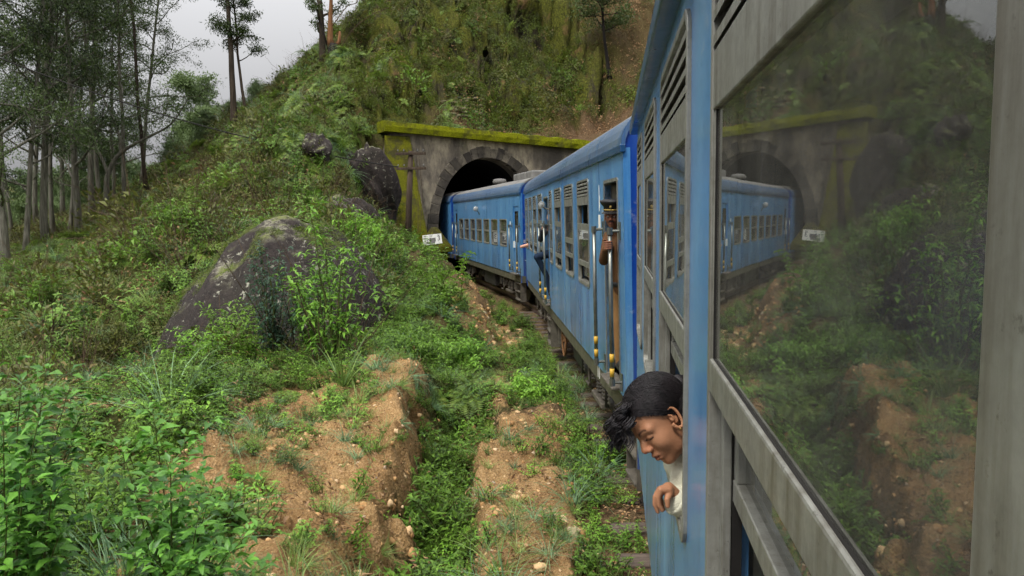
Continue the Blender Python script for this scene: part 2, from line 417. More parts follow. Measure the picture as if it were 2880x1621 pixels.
S_CAM = float(track_su([hright(HA)[0] * 1.6], [hright(HA)[1] * 1.6])[0][0])

# tunnel portal frame: a = along the face to the right, b = into the hill
PO = np.array([-1.30, 37.0]); PH = -27.0
P_R, P_D = hright(PH), hdir(PH)
def portal_ab(x, y):
    dx, dy = x - PO[0], y - PO[1]; return dx * P_R[0] + dy * P_R[1], dx * P_D[0] + dy * P_D[1]
def portal_pt(a, b, z): q = PO + P_R * a + P_D * b; return (q[0], q[1], z)

# ------------------------------------------------------------------ ground: thin-plate surface through surveyed points + track, bank and ditch
ctl = [tuple(P(*q)) for q in (
    (1000, 800, 17), (1000, 700, 22), (1080, 690, 27), (400, 1010, 12), (200, 1010, 13), (50, 1000, 12.5),
    (300, 810, 22), (100, 820, 27), (600, 650, 24), (450, 660, 30), (250, 710, 34), (50, 770, 36),
    (800, 520, 26), (650, 530, 34), (450, 570, 44), (250, 630, 46), (80, 710, 46),
    (950, 420, 31), (850, 360, 34), (700, 410, 40), (560, 460, 48), (400, 520, 58),
    (620, 385, 46), (700, 335, 46), (820, 245, 45), (900, 175, 46), (1000, 95, 47), (1090, 30, 48), (1180, -45, 50),
    (1110, 335, 37), (1250, 335, 38.6), (1400, 345, 40), (1400, 305, 42), (1300, 200, 43.6), (1300, 100, 45.2), (1300, 0, 47), (1300, -150, 50),
    (1600, 370, 41.5), (1600, 320, 43), (1600, 200, 44.6), (1600, 0, 47.5), (1750, 370, 42), (1750, 200, 44), (1750, 0, 47),
    (1000, 250, 37.5), (1147, 715, 31), (1215, 700, 32.5), (1100, 690, 30.5), (1160, 700, 35.2), (1190, 690, 35.6), (1070, 640, 32), (1120, 660, 33.5), (1035, 610, 31), (1005, 470, 32.5), (1100, 200, 41), (1150, 100, 44), (560, 980, 13.5), (820, 600, 21))]
ctl += [(-2.5, 2, .15), (-4.5, 4.5, .3), (-8, 5, -.5), (-12, 9, -1.0), (-3.2, 7.8, .5), (-1.6, 5.8, .45), (-2.6, 10, .5), (-3.5, 13, .55), (-6, 10.5, .35),
        (-1.5, 14, -.1), (-1, 18, .1), (-2.2, 24, .5), (0, 0, -.2), (1.6, 5, -.25), (2, 12, -.25), (2, 20, -.25), (.5, 30, -.2), (-4, 0, .2), (-3, -6, .2), (0, -10, -.2), (-10, -8, -1),
        (-20, 75, 13), (0, 85, 27), (22, 85, 28), (-38, 95, 5), (-60, 120, 1), (-80, 80, -6), (-50, 48, -2), (-40, 30, -4), (-30, 15, -4),
        (-110, 200, 4), (-70, 230, 15), (-45, 210, 22), (0, 220, 30), (60, 160, 25), (42, 62, 20), (26, 47, 14), (16, 36, 7), (13, 20, 4), (12, 5, 3.5), (12, -10, 3),
        (-150, 100, -8), (-200, 250, 8), (-60, -30, -8), (40, 0, 14), (100, 100, 25), (0, 320, 34), (-150, 330, 22), (0, -50, 0)]
ctl = np.array(ctl)
def _k(d2): return np.where(d2 > 1e-9, 0.5 * d2 * np.log(np.maximum(d2, 1e-9)), 0)
_n = len(ctl); _d2 = ((ctl[:, None, :2] - ctl[None, :, :2]) ** 2).sum(-1)
_A = np.zeros((_n + 3, _n + 3)); _A[:_n, :_n] = _k(_d2) + np.eye(_n) * 4.0
_A[:_n, _n] = 1; _A[:_n, _n + 1:] = ctl[:, :2]; _A[_n, :_n] = 1; _A[_n + 1:, :_n] = ctl[:, :2].T
_W = np.linalg.solve(_A, np.concatenate([ctl[:, 2], np.zeros(3)]))
def tps(x, y):
    o = np.empty(len(x))
    for i in range(0, len(x), 20000):
        xs, ys = x[i:i + 20000], y[i:i + 20000]
        d2 = (xs[:, None] - ctl[None, :, 0]) ** 2 + (ys[:, None] - ctl[None, :, 1]) ** 2
        o[i:i + 20000] = _k(d2) @ _W[:_n] + _W[_n] + _W[_n + 1] * xs + _W[_n + 2] * ys
    return o

def ground(x, y, full=False):
    """height of the ground, and what covers it"""
    x = np.asarray(x, float).ravel(); y = np.asarray(y, float).ravel()
    s, u = track_su(x, y); s = s - S_CAM
    a, b = portal_ab(x, y); dist = np.hypot(x, y)
    h = tps(x, y)
    n1 = fbm(x * .35, y * .35, 4, 3); n2 = fbm(x * 1.7, y * 1.7, 4, 11); n3 = fbm(x * 7, y * 7, 3, 23)
    rough = sstep(dist, 10, 28)
    h = h + n1 * (0.5 + 1.0 * rough) + n2 * (0.16 + 0.32 * rough)
    face = sstep(b, 0.5, 3) * sstep(-a, 9, 6) * sstep(np.arctan2(x, y), R(-13.5), R(-10.5))                     # steep face above the tunnel mouth
    rg = 1 - np.abs(fbm(x * .42 + y * .2, y * .5 - x * .1, 4, 31)) * 3.2; h = h + face * (fbm(x * .8 + y * .3, y * .8, 5, 35) * 1.5 - np.clip(rg - .45, 0, 1) * 2.0)
    front = b < 0.35
    h = np.where((b >= 0.35) & (b < 9) & (np.abs(a) < 8), np.maximum(h, 6.45 + .12 * b + n2 * .2), h)
    wob = fbm(x * .9, y * .9, 3, 5) * .35 + fbm(x * 3.2, y * 3.2, 3, 6) * .22
    # dirt bank beside the line further on, with a slot between it and the track
    ridge = np.exp(-((u - 3.55 + wob) / 1.0) ** 2) * sstep(s, 13.5, 17) * (1 - sstep(s, 32, 35))
    h = np.where(front, h + ridge * .55, h)
    bl = np.exp(-(((x + 5.9) / 2.2) ** 2 + ((y - 13.2) / 1.7) ** 2)); h = h - 1.15 * bl * front
    # the bed of the line
    bedw = sstep(u, 2.45, 3.25) * (u > 0) + sstep(-u, 2.3, 4.0) * (u <= 0)
    bedw = np.where(u > 0, sstep(u + wob * .5, 2.15, 2.95), bedw)
    bed = -0.195 + n2 * .06 + n3 * .03 - .05 * sstep(u, 1.6, 2.3)
    h = np.where(front, bed + (h - bed) * bedw, h)
    # near side: earth bench between track and drain, then the drain, then the cut clay mound
    k = sstep(y, 2.0, 3.2) * (1 - sstep(y + wob * .8, 10.4, 11.6)) * (front)
    xr = 0.58 + 0.02 * (y - 5) + wob * .45; xl = -0.47 + wob * .5 + 0.012 * (y - 5)
    bench = sstep(xr - x, -.03, .13) * sstep(x - xl, -.05, .16)
    zb = -.02 + n1 * .1 + n2 * .13 + n3 * .06
    drain = (1 - sstep(x - xl, -.05, .16)) * sstep(x - (-0.80 - .05 * (y - 6) + wob * 1.1), -.42 - .6 * np.abs(wob), -.02)
    mound = 1 - sstep(x - (-0.80 - .05 * (y - 6) + wob * 1.1), -.42 - .6 * np.abs(wob), -.02)
    zm = .30 + .045 * (y - 4) + n1 * .25 + n2 * .30 + n3 * .09 + .10 * np.sin(x * 1.7 + y) - .05 * np.clip(-x - 3, 0, 9)
    zd = -.52 + n2 * .08
    near = k * (x < 1.3) * sstep(x, -7.5, -4.5)
    zn = np.where(x > xr + .03, bed, 0)
    zn = bench * zb + (1 - bench) * np.where(x > (xl + xr) / 2, bed, 0)
    side = x <= (xl + xr) / 2
    zn = np.where(side, bench * zb + (1 - bench) * (drain * zd + mound * zm) / np.maximum(drain + mound, 1e-6), zn)
    h = h + (zn - h) * near
    # erosion steps in the mound's cut face
    h = h + near * (mound + bench) * fbm(x * 13, y * 13, 2, 61) * .05
    if not full: return h
    clay = near * np.clip(bench * 1.0 + mound * sstep(x, -4.0, -2.0) * (.55 + 1.3 * (fbm(x * .8, y * .8, 3, 41) + .35)), 0, 1) * (1 - .75 * sstep(y, 9.3, 10.8) * (x > -.5))
    clay = np.maximum(clay, front * np.exp(-((u - 2.75) / .55) ** 2) * sstep(s, 14.5, 16.5) * (1 - sstep(s, 20, 26)))
    clay = np.maximum(clay, front * np.exp(-((u - 2.55 - wob) / .55) ** 2) * sstep(s, 10, 12) * (1 - sstep(s, 24, 30)) * sstep(fbm(x * .7, y * .7, 3, 44), -.15, .15) * .9)
    litter = sstep(b, .3, 1.2) * (1 - sstep(b, 2.2, 3.4)) * sstep(a, -3.5, -.5) * (h < 8.6)
    litter = np.maximum(litter, face * sstep(a, 8, 11) * .8)
    litter = np.maximum(litter, ridge * .6 * front)
    return h, dict(clay=clay, litter=litter, face=face * (1 - litter), s=s, u=u, a=a, b=b, bed=(1 - bedw) * front, near=near, bench=bench * near, drain=drain * near, mound=mound * near)

NA, NR = 470, 440
az = np.concatenate([np.linspace(R(-95), R(-44), 50, endpoint=False), np.linspace(R(-44), R(22), 370, endpoint=False), np.linspace(R(22), R(80), 50)])
rr = np.concatenate([[0.3, 1.0, 1.8], np.geomspace(2.4, 420, NR - 3)])
AZ, RR = np.meshgrid(az, rr); gx, gy = (np.sin(AZ) * RR).ravel(), (np.cos(AZ) * RR).ravel()
gz, gm = ground(gx, gy, True)
ii = (np.arange(NR - 1)[:, None] * NA + np.arange(NA - 1)[None]).ravel()
quads = np.stack([ii, ii + 1, ii + 1 + NA, ii + NA], 1)
qa, qb = gm['a'][quads], gm['b'][quads]
hole = (np.abs(qa.mean(1)) < 4.2) & (qb.min(1) < 0.9) & (qb.max(1) > 0.05)      # tunnel mouth
inside = (np.abs(qa.mean(1)) < 3.4) & (qb.min(1) >= -0.3) & (qb.min(1) < 0.9)
quads = quads[~(hole | inside)]
fcw = gm['face'] + gm['litter'] * (gm['b'] > .6) * 0; cr = np.abs(fbm(gm['a'] * .30 + gz * .18, gz * .26 - gm['a'] * .08, 4, 71)); crack = np.clip(1 - cr * 9, 0, 1)
bulge = fbm(gm['a'] * .45, gz * .5, 4, 81) * 1.5 + fbm(gm['a'] * 2.1, gz * 2.4, 3, 85) * .35 - crack * .9
gx = gx - P_D[0] * bulge * fcw; gy = gy - P_D[1] * bulge * fcw
me = npmesh('ground', np.stack([gx, gy, gz], 1), quads[:, ::-1], True, dict(clay=gm['clay'], litter=gm['litter'], face=gm['face'], bed=gm['bed'], crack=crack * fcw))
def soil():
    m = Mat('hillside_soil', 0.95, 0.12)
    n1, n2, n3 = m.noise(1.1, 8, 0.68), m.noise(9, 8, 0.7), m.noise(55, 6, 0.75)
    base = m.ramp(n2, [(0.3, lin(44, 38, 26)), (0.5, lin(74, 68, 40)), (0.7, lin(92, 94, 50))])
    base = m.mix(m.rng(n1, 0.45, 0.62, 0, 0.8), base, lin(70, 82, 34))
    gran = m.voro(34); gran2 = m.voro(13)
    cl = m.ramp(n3, [(0.25, lin(104, 78, 50)), (0.5, lin(170, 135, 90)), (0.75, lin(216, 188, 144))])
    cl = m.mix(m.rng(n1, 0.45, 0.62, 0, 0.7), cl, lin(124, 92, 58)); cl = m.mix(m.rng(gran, 0.05, 0.3, 0.55, 0), cl, lin(206, 176, 136))
    cl = m.mix(m.rng(n2, 0.56, 0.68, 0, 0.5), cl, lin(104, 80, 46))
    li = m.ramp(n3, [(0.3, lin(62, 46, 34)), (0.55, lin(102, 82, 60)), (0.75, lin(138, 114, 88))])
    fc = m.ramp(n2, [(0.28, lin(32, 31, 18)), (0.48, lin(66, 68, 24)), (0.62, lin(94, 97, 34)), (0.78, lin(94, 84, 54))])
    crev = m.noise(0.55, 9, 0.7, (1, 1, 0.6), 0.6)
    fc = m.mix(m.rng(crev, 0.52, 0.60, 0, 0.75), fc, lin(56, 50, 44)); fc = m.mix(m.rng(m.noise(0.8, 5), 0.58, 0.68, 0, 0.7), fc, lin(110, 84, 58))
    bd = m.mix(m.rng(n2, 0.4, 0.6), lin(88, 70, 50), lin(122, 100, 74))
    edge = m.math('ADD', m.attr('clay'), m.rng(n2, 0.2, 0.8, -0.35, 0.35))
    c = m.mix(m.math('MULTIPLY', m.attr('bed'), 0.8), base, bd)
    c = m.mix(m.rng(edge, 0.32, 0.55), c, cl); c = m.mix(m.attr('litter'), c, li); c = m.mix(m.attr('face'), c, fc)
    c = m.mix(m.math('MULTIPLY', m.attr('crack'), .85), c, lin(40, 36, 32))      # crevice shade painted into the clefts of the face
    m.color(c)
    hgt = m.math('ADD', m.math('MULTIPLY', n2, 1.0), m.math('ADD', m.math('MULTIPLY', n3, 0.5), m.math('MULTIPLY', gran, -0.5)))
    m.bump(hgt, 0.9, 0.06); return m.m
MAT['soil'] = soil()
tag(link('ground', me, MAT['soil']), kind='structure')

def on_ground(px, py, y0=5.0, y1=70.0):
    """where the line of sight through a photograph pixel meets the ground"""
    ys = np.linspace(y0, y1, 900); q = np.array([P(px, py, w) for w in ys]); h = ground(q[:, 0], q[:, 1]); k = np.argmax(h > q[:, 2]); return q[k] if (h > q[:, 2]).any() else q[-1]
# ------------------------------------------------------------------ railway track
track = empty('railway_track'); track['kind'] = 'structure'
def sweep(prof, s0, s1, off, name, mat, step=0.5, parent=None, z=0.0):
    ss = np.arange(s0, s1 + step / 2, step); v = []; f = []; k = len(prof)
    for s in ss:
        c = track_at(s); d = track_dir(s); n = np.array([d[1], -d[0]])
        for (p, q) in prof: w = c + n * (off + p); v.append((w[0], w[1], q + z))
    for i in range(len(ss) - 1):
        for j in range(k):
            f.append((i * k + j, i * k + (j + 1) % k, (i + 1) * k + (j + 1) % k, (i + 1) * k + j))
    f.append(tuple(range(k))); f.append(tuple(reversed([(len(ss) - 1) * k + j for j in range(k)])))
    return link(name, meshdata(name, v, f), mat, parent)
rp = [(-.035, 0), (.035, 0), (.037, -.03), (.012, -.04), (.010, -.12), (.065, -.14), (.065, -.15), (-.065, -.15), (-.065, -.14), (-.010, -.12), (-.012, -.04), (-.037, -.03)]
sweep(rp, S_CAM - 12, S_CAM + 55, -.86, 'rail', MAT['railtop'], parent=track)
sweep(rp, S_CAM - 12, S_CAM + 55, .86, 'rail', MAT['railtop'], parent=track)
sm = MB().box(-1.36, 1.36, -.12, .12, -.14, 0); sme = meshdata('sleeper', sm.v, sm.f)
for i in range(34):
    s = S_CAM + 1.0 + i * .66; c = track_at(s); d = track_dir(s)
    o = link('sleeper', sme, MAT['sleeper'], track); o.location = (c[0], c[1], -.152 - .02 * random.random())
    o.rotation_euler = (0, random.uniform(-.01, .01), math.atan2(-d[0], d[1]) + random.uniform(-.03, .03)); o.scale = (1 + random.uniform(-.04, .05), random.uniform(.9, 1.1), 1)
    b_ = o.modifiers.new('bevel', 'BEVEL'); b_.width = .012; b_.segments = 2

# ------------------------------------------------------------------ tunnel portal
portal = empty('tunnel_portal', (0, 0, 0))
tag(portal, 'moss-topped sooty masonry tunnel portal with arched mouth', 'tunnel')
ARC = []                                     # arch outline (a, z), from left foot over the crown to the right foot
aw, spring, rise, ac = 2.66, 2.0, 3.55, .20
ARC += [(-aw * .97, -.3), (-aw * .99, 1.0)]
for i in range(41):
    t = math.pi - math.pi * i / 40; ARC.append((aw * math.cos(t), spring + rise * math.sin(t) ** .92 if math.sin(t) > 0 else spring))
ARC += [(aw * .99, 1.0), (aw * .97, -.3)]
ARC = [(a + ac, z) for a, z in ARC]
TOPL, TOPR, A0, A1 = 6.62, 6.05, -4.95, 6.3
def topz(a): return TOPL + (TOPR - TOPL) * (a - A0) / (A1 - A0)
v, f = [], []
for (a, z) in ARC:
    # matching point on the outer rectangle
    dx, dz = a, z - 1.5
    if z < 1.5: q = (A0 if a < 0 else A1, z)
    else:
        tx = (A1 / dx if dx > 0 else A0 / dx) if abs(dx) > 1e-6 else 1e9
        tz = (6.3 - 1.5) / dz if dz > 1e-6 else 1e9; t = min(tx, tz); q = (dx * t, 1.5 + dz * t)
        if tz <= tx: q = (q[0], topz(q[0]))
    for (aa, zz, bb) in ((a, z, 0), (a + (q[0] - a) * .5, z + (q[1] - z) * .5, 0), (q[0], q[1], 0), (a, z, .95), (q[0], q[1], .95)):
        v.append(portal_pt(aa, bb + .0, zz))
for i in range(len(ARC) - 1):
    p, q = i * 5, i * 5 + 5
    f += [(p, p + 1, q + 1, q), (p + 1, p + 2, q + 2, q + 1), (p, q, q + 3, p + 3), (p + 2, p + 4, q + 4, q + 2)]
link('wall', meshdata('wall', v, f), MAT['portal'], portal)
def arch_pt(t, off):
    """point at fraction t along the arch, pushed out by off"""
    k = t * (len(ARC) - 1); i = min(int(k), len(ARC) - 2); w = k - i
    a = ARC[i][0] * (1 - w) + ARC[i + 1][0] * w; z = ARC[i][1] * (1 - w) + ARC[i + 1][1] * w
    tx, tz = ARC[i + 1][0] - ARC[i][0], ARC[i + 1][1] - ARC[i][1]; L = math.hypot(tx, tz) or 1
    return a - tz / L * off, z + tx / L * off
NV = 29
vm = Mat('arch_stone', .92, .15); _o = vm.n('ObjectInfo'); _n1 = vm.noise(2.5, 8, .7); _c = vm.ramp(_o.outputs['Random'], [(0, lin(66, 62, 56)), (.5, lin(94, 88, 79)), (1, lin(122, 114, 100))])
vm.color(vm.mix(vm.rng(_n1, .42, .62, 0, .85), _c, lin(56, 52, 50))); vm.bump(vm.noise(14, 8, .7), .8, .03)
for i in range(NV):
    t0, t1 = (i + .015) / NV, (i + .985) / NV; th = .50 + random.uniform(-.05, .09); pr = -.015 - random.uniform(0, .03)
    pts = [arch_pt(t0, 0.0), arch_pt((t0 + t1) / 2, 0.0), arch_pt(t1, 0.0), arch_pt(t1, th), arch_pt((t0 + t1) / 2, th), arch_pt(t0, th)]
    vv = [portal_pt(a, pr, z) for a, z in pts] + [portal_pt(a, .3, z) for a, z in pts]
    o = link('voussoir', meshdata('voussoir', vv, [(5, 4, 3, 2, 1, 0)] + [(j, (j + 1) % 6, 6 + (j + 1) % 6, 6 + j) for j in range(6)]), vm.m, portal)
    b_ = o.modifiers.new('bevel', 'BEVEL'); b_.width = .025; b_.segments = 2
mb = MB(); N = 30
for i in range(N + 1):
    a = A0 - .1 + (A1 - A0 + .3) * i / N; z = topz(a); wv = .03 * math.sin(i * 1.9) + .02 * math.sin(i * 4.3)
    for b, dz in ((-.32, .0), (-.34 + wv, .24), (-.28 + wv, .46 + wv), (.1, .52 + wv), (.95, .50), (.95, 0)):
        mb.v.append(portal_pt(a, b, z + dz))
for i in range(N):
    for j in range(6): mb.f.append((i * 6 + j, i * 6 + (j + 1) % 6, i * 6 + 6 + (j + 1) % 6, i * 6 + 6 + j))
mb.f += [tuple(range(6)), tuple(reversed(range(N * 6, N * 6 + 6)))]
tag(mb.build('coping', MAT['moss'], portal), 'bright yellow-green mossy coping beam')
# battered buttress left of the mouth
mb = MB()
for z, bo, al, ar in ((0.4, -2.15, -5.15, -3.55), (2.0, -1.55, -5.1, -3.6), (4.0, -.85, -5.05, -3.7), (6.45, -.12, -5.0, -3.8)):
    for a, b in ((al, bo), (ar, bo), (ar, .02), (al, .02)): mb.v.append(portal_pt(a, b, z))
for i in range(3):
    for j in range(4): mb.f.append((i * 4 + j, i * 4 + (j + 1) % 4, i * 4 + 4 + (j + 1) % 4, i * 4 + 4 + j))
mb.f += [(3, 2, 1, 0), (12, 13, 14, 15)]
tag(mb.build('buttress', MAT['mossdark'], portal, bevel=.03), 'mossy sloping buttress')
# low pier with a pointed mossy cap at the foot of the buttress
mb = MB(); q = P(1222, 650, 33.4)
pc = Vector((q[0], q[1], 0)); ex, ey = Vector((P_R[0], P_R[1], 0)), Vector((P_D[0], P_D[1], 0))
for z, w, w2 in ((-.2, .42, .5), (1.15, .42, .5), (1.15, .60, .6), (1.38, .60, .6), (2.25, .10, .16)):
    for a, b in ((-w, -w2), (w, -w2), (w, w2), (-w, w2)): mb.v.append(tuple(pc + ex * a + ey * b + Vector((0, 0, z))))
for i in range(4):
    for j in range(4): mb.f.append((i * 4 + j, i * 4 + (j + 1) % 4, i * 4 + 4 + (j + 1) % 4, i * 4 + 4 + j))
mb.f += [(16, 17, 18, 19)]
tag(mb.build('end_pier', MAT['mossdark'], portal, bevel=.03), 'low pier with pointed mossy cap')
# lining
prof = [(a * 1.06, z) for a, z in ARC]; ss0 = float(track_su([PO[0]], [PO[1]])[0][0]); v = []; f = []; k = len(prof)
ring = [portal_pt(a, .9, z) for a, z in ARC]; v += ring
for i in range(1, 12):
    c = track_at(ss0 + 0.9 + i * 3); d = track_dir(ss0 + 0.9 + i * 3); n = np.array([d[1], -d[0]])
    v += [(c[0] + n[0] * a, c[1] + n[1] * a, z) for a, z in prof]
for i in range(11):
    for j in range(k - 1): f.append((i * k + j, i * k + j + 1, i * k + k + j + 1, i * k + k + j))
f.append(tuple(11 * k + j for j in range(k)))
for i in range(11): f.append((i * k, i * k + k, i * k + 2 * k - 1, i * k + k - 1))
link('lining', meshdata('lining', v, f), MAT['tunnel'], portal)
# dry-stone patch above the portal
sw = empty('stone_wall', (0, 0, 0)); tag(sw, 'patch of dry-laid rubble stones half buried above the tunnel coping', 'wall')
smat = plain('rubble_stone', (98, 92, 70), 0.9, 0.2, var=0.5, scale=5, bump=0.5)
for r in range(6):
    x = 1238 + random.uniform(0, 12)
    while x < 1360 - r * 3:
        w = random.uniform(10, 22); px = x + w / 2; py = 330 - r * 10.5; q = on_ground(px, py, 37.6, 46)
        if random.random() < .3: x += w; continue
        q = q + np.array([random.uniform(-.05, .05), random.uniform(.02, .22), random.uniform(-.06, .06)])
        m_ = MB().ball((0, 0, 0), (w / 2 * .0192 * random.uniform(.8, 1.2), .22, .10), 8, 6)
        vv = [(p[0] * random.uniform(.85, 1.1), p[1], p[2] * random.uniform(.85, 1.1)) for p in m_.v]
        o = link('stone', meshdata('stone', vv, m_.f), smat, sw); o.location = q; o.rotation_euler = (0, random.uniform(-.2, .2), R(-PH) + random.uniform(-.3, .3))
        x += w * .98

# ------------------------------------------------------------------ coaches (local frame: x right, y forward, z up from rail; visible side at x = -HW)
Z0, ZG = 0.93, 3.40                         # bottom of the painted side, gutter
def wall_holes(xo, xi, y0, y1, z0, z1, holes):
    ys = sorted({y0, y1, *[h[0] for h in holes], *[h[1] for h in holes]}); zs = sorted({z0, z1, *[h[2] for h in holes], *[h[3] for h in holes]})
    solid = lambda yc, zc: not any(h[0] < yc < h[1] and h[2] < zc < h[3] for h in holes)
    ny, nz = len(ys) - 1, len(zs) - 1
    g = [[solid((ys[i] + ys[i + 1]) / 2, (zs[j] + zs[j + 1]) / 2) for j in range(nz)] for i in range(ny)]
    m = MB(); idx = {}
    def V(i, j, k):
        if (i, j, k) not in idx: idx[(i, j, k)] = len(m.v); m.v.append((xo if k == 0 else xi, ys[i], zs[j]))
        return idx[(i, j, k)]
    for i in range(ny):
        for j in range(nz):
            if not g[i][j]: continue
            m.f.append((V(i, j, 0), V(i, j + 1, 0), V(i + 1, j + 1, 0), V(i + 1, j, 0)))
            m.f.append((V(i, j, 1), V(i + 1, j, 1), V(i + 1, j + 1, 1), V(i, j + 1, 1)))
            for di, dj, e in ((-1, 0, ((i, j), (i, j + 1))), (1, 0, ((i + 1, j + 1), (i + 1, j))), (0, -1, ((i + 1, j), (i, j))), (0, 1, ((i, j + 1), (i + 1, j + 1)))):
                a, b = i + di, j + dj
                if not (0 <= a < ny and 0 <= b < nz and g[a][b]):
                    (p, q) = e; m.f.append((V(*p, 0), V(*p, 1), V(*q, 1), V(*q, 0)))
    return m
def rrect(y0, y1, z0, z1, r, n=5):
    o = []
    for cy, cz, a0 in ((y1 - r, z1 - r, 0), (y0 + r, z1 - r, 90), (y0 + r, z0 + r, 180), (y1 - r, z0 + r, 270)):
        for i in range(n + 1): t = R(a0 + 90 * i / n); o.append((cy + r * math.cos(t), cz + r * math.sin(t)))
    return o
def ring(y0, y1, z0, z1, w, xo, xi, r=.07):
    m = MB(); A = rrect(y0, y1, z0, z1, r); B = rrect(y0 + w, y1 - w, z0 + w, z1 - w, max(r - w * .6, .012)); k = len(A)
    for x in (xo, xi):
        for p in (A, B):
            for y, z in p: m.v.append((x, y, z))
    for j in range(k):
        n = (j + 1) % k
        m.f += [(j, n, k + n, k + j), (2 * k + j, 3 * k + j, 3 * k + n, 2 * k + n), (j, 2 * k + j, 2 * k + n, n), (k + j, k + n, 3 * k + n, 3 * k + j)]
    return m
def pane(y0, y1, z0, z1, x, parent):
    return link('pane', meshdata('pane', [(x, y0, z0), (x, y0, z1), (x, y1, z1), (x, y1, z0)], [(0, 1, 2, 3)]), MAT['glass'], parent)

def louvre_window(coach, y0, y1, sash, z0=1.85, z1=3.27, near=False):
    """tall window: louvred head, fixed outer sash, sliding inner sash; sash = dict of rail heights"""
    bv = .003 if near else 0
    w = ring(y0, y1, z0, z1, .026, -HW - .012, -HW + .05).build('window', MAT['alu'], coach, bevel=bv)
    a, b = y0 + .026, y1 - .026
    zl = z1 - .03; lb = z1 - .235                       # louvre bottom
    n = 4 if y1 - y0 > .4 else 3
    for i in range(n):
        zc = lb + .02 + (zl - lb - .02) * i / n
        m = MB(); t = .012
        pts = [(-HW - .011, zc), (-HW - .011, zc + t * 1.6), (-HW + .03, zc + .04 + t), (-HW + .03, zc + .04)]
        for y in (a, b):
            for x, z in pts: m.v.append((x, y, z))
        m.f += [(0, 1, 2, 3), (7, 6, 5, 4)] + [(j, (j + 4), (j + 1) % 4 + 4, (j + 1) % 4) for j in range(4)]
        m.build('slat', MAT['alu'], w)
    MB().box(-HW + .036, -HW + .04, a, b, lb, zl).build('louvre_gap_shade', MAT['dark'], w)  # black sheet added behind the slats so their gaps look shaded
    MB().box(-HW - .010, -HW + .022, a, b, lb - .095, lb + .012).build('head_rail', MAT['alu'], w, bevel=bv)
    zr = min([r[0] for r in sash.get('rail', [])] or [z0])
    for yy in ((a, a + .009), (b - .009, b)):
        MB().box(-HW - .007, -HW + .022, yy[0], yy[1], zr, lb - .096).build('stile', MAT['alu'], w, bevel=bv)
    for yy in ((a, a + .03), (b - .03, b)):                # channels the sashes slide in
        MB().box(-HW + .012, -HW + .03, yy[0], yy[1], z0 + .03, zr - .001).build('channel', MAT['alu'], w, bevel=bv)
        MB().box(-HW + .031, -HW + .05, yy[0], yy[1] if yy[0] > a else yy[1] + .012, z0 + .03, zr - .001).build('channel', MAT['rubber'], w)
    for (g0, g1) in sash.get('glass', []): pane(a + .008, b - .008, g0, g1, -HW - .002, w)
    if near and sash.get('glass'):
        g0, g1 = sash['glass'][0]
        for q0, q1, w0, w1 in ((a + .0085, a + .014, g0, g1), (b - .014, b - .0085, g0, g1), (a + .014, b - .014, g1 - .008, g1), (a + .014, b - .014, g0 - .001, g0 + .006)):
            MB().box(-HW - .0055, -HW - .0015, q0, q1, w0, w1).build('seal', MAT['rubber'], w)
    for (r0, r1) in sash.get('rail', []):
        MB().box(-HW - .012, -HW + .018, a + .001, b - .001, r0, r1).build('rail', MAT['alu'], w, bevel=bv * 1.5)
    for (g0, g1) in sash.get('iglass', []): pane(a + .06, b - .06, g0, g1, -HW + .05, w)
    for (r0, r1) in sash.get('irail', []):
        MB().box(-HW + .032, -HW + .06, a + .02, b - .02, r0, r1).build('inner_rail', MAT['alu'], w, bevel=bv)
        MB().box(-HW + .034, -HW + .06, a + .014, a + .06, r1, lb - .1).build('inner_stile', MAT['alu'], w, bevel=bv)
        MB().box(-HW + .034, -HW + .06, b - .06, b - .014, r1, lb - .1).build('inner_stile', MAT['alu'], w, bevel=bv)
    MB().box(-HW - .006, -HW + .09, a, b, z0 + .018, z0 + .04).build('sill', MAT['alu'], w, bevel=bv)
    return w
def twin_window(coach, y0, y1, z0, z1):
    w = ring(y0, y1, z0, z1, .04, -HW - .012, -HW + .05, .06).build('window', MAT['alu'], coach)
    zm = (z0 + z1) / 2 + .02; pane(y0 + .04, y1 - .04, zm + .03, z1 - .04, -HW + .02, w); pane(y0 + .04, y1 - .04, z0 + .04, zm - .03, -HW + .03, w)
    MB().box(-HW + .002, -HW + .04, y0 + .038, y1 - .038, zm - .03, zm + .03).build('rail', MAT['alu'], w)
    return w
def roof_prof(t):
    c, s_ = math.cos(t), math.sin(t); return (1.475 * math.copysign(abs(c) ** .75, c), ZG + .56 * s_ ** .85 if s_ > 0 else ZG)
def extr(m, pts, y0, y1, close=False):
    b = len(m.v); k = len(pts)
    for y in (y0, y1):
        for x, z in pts: m.v.append((x, y, z))
    for j in range(k if close else k - 1): n = (j + 1) % k; m.f.append((b + j, b + n, b + k + n, b + k + j))
    if close: m.f += [tuple(b + j for j in reversed(range(k))), tuple(b + k + j for j in range(k))]
    return m
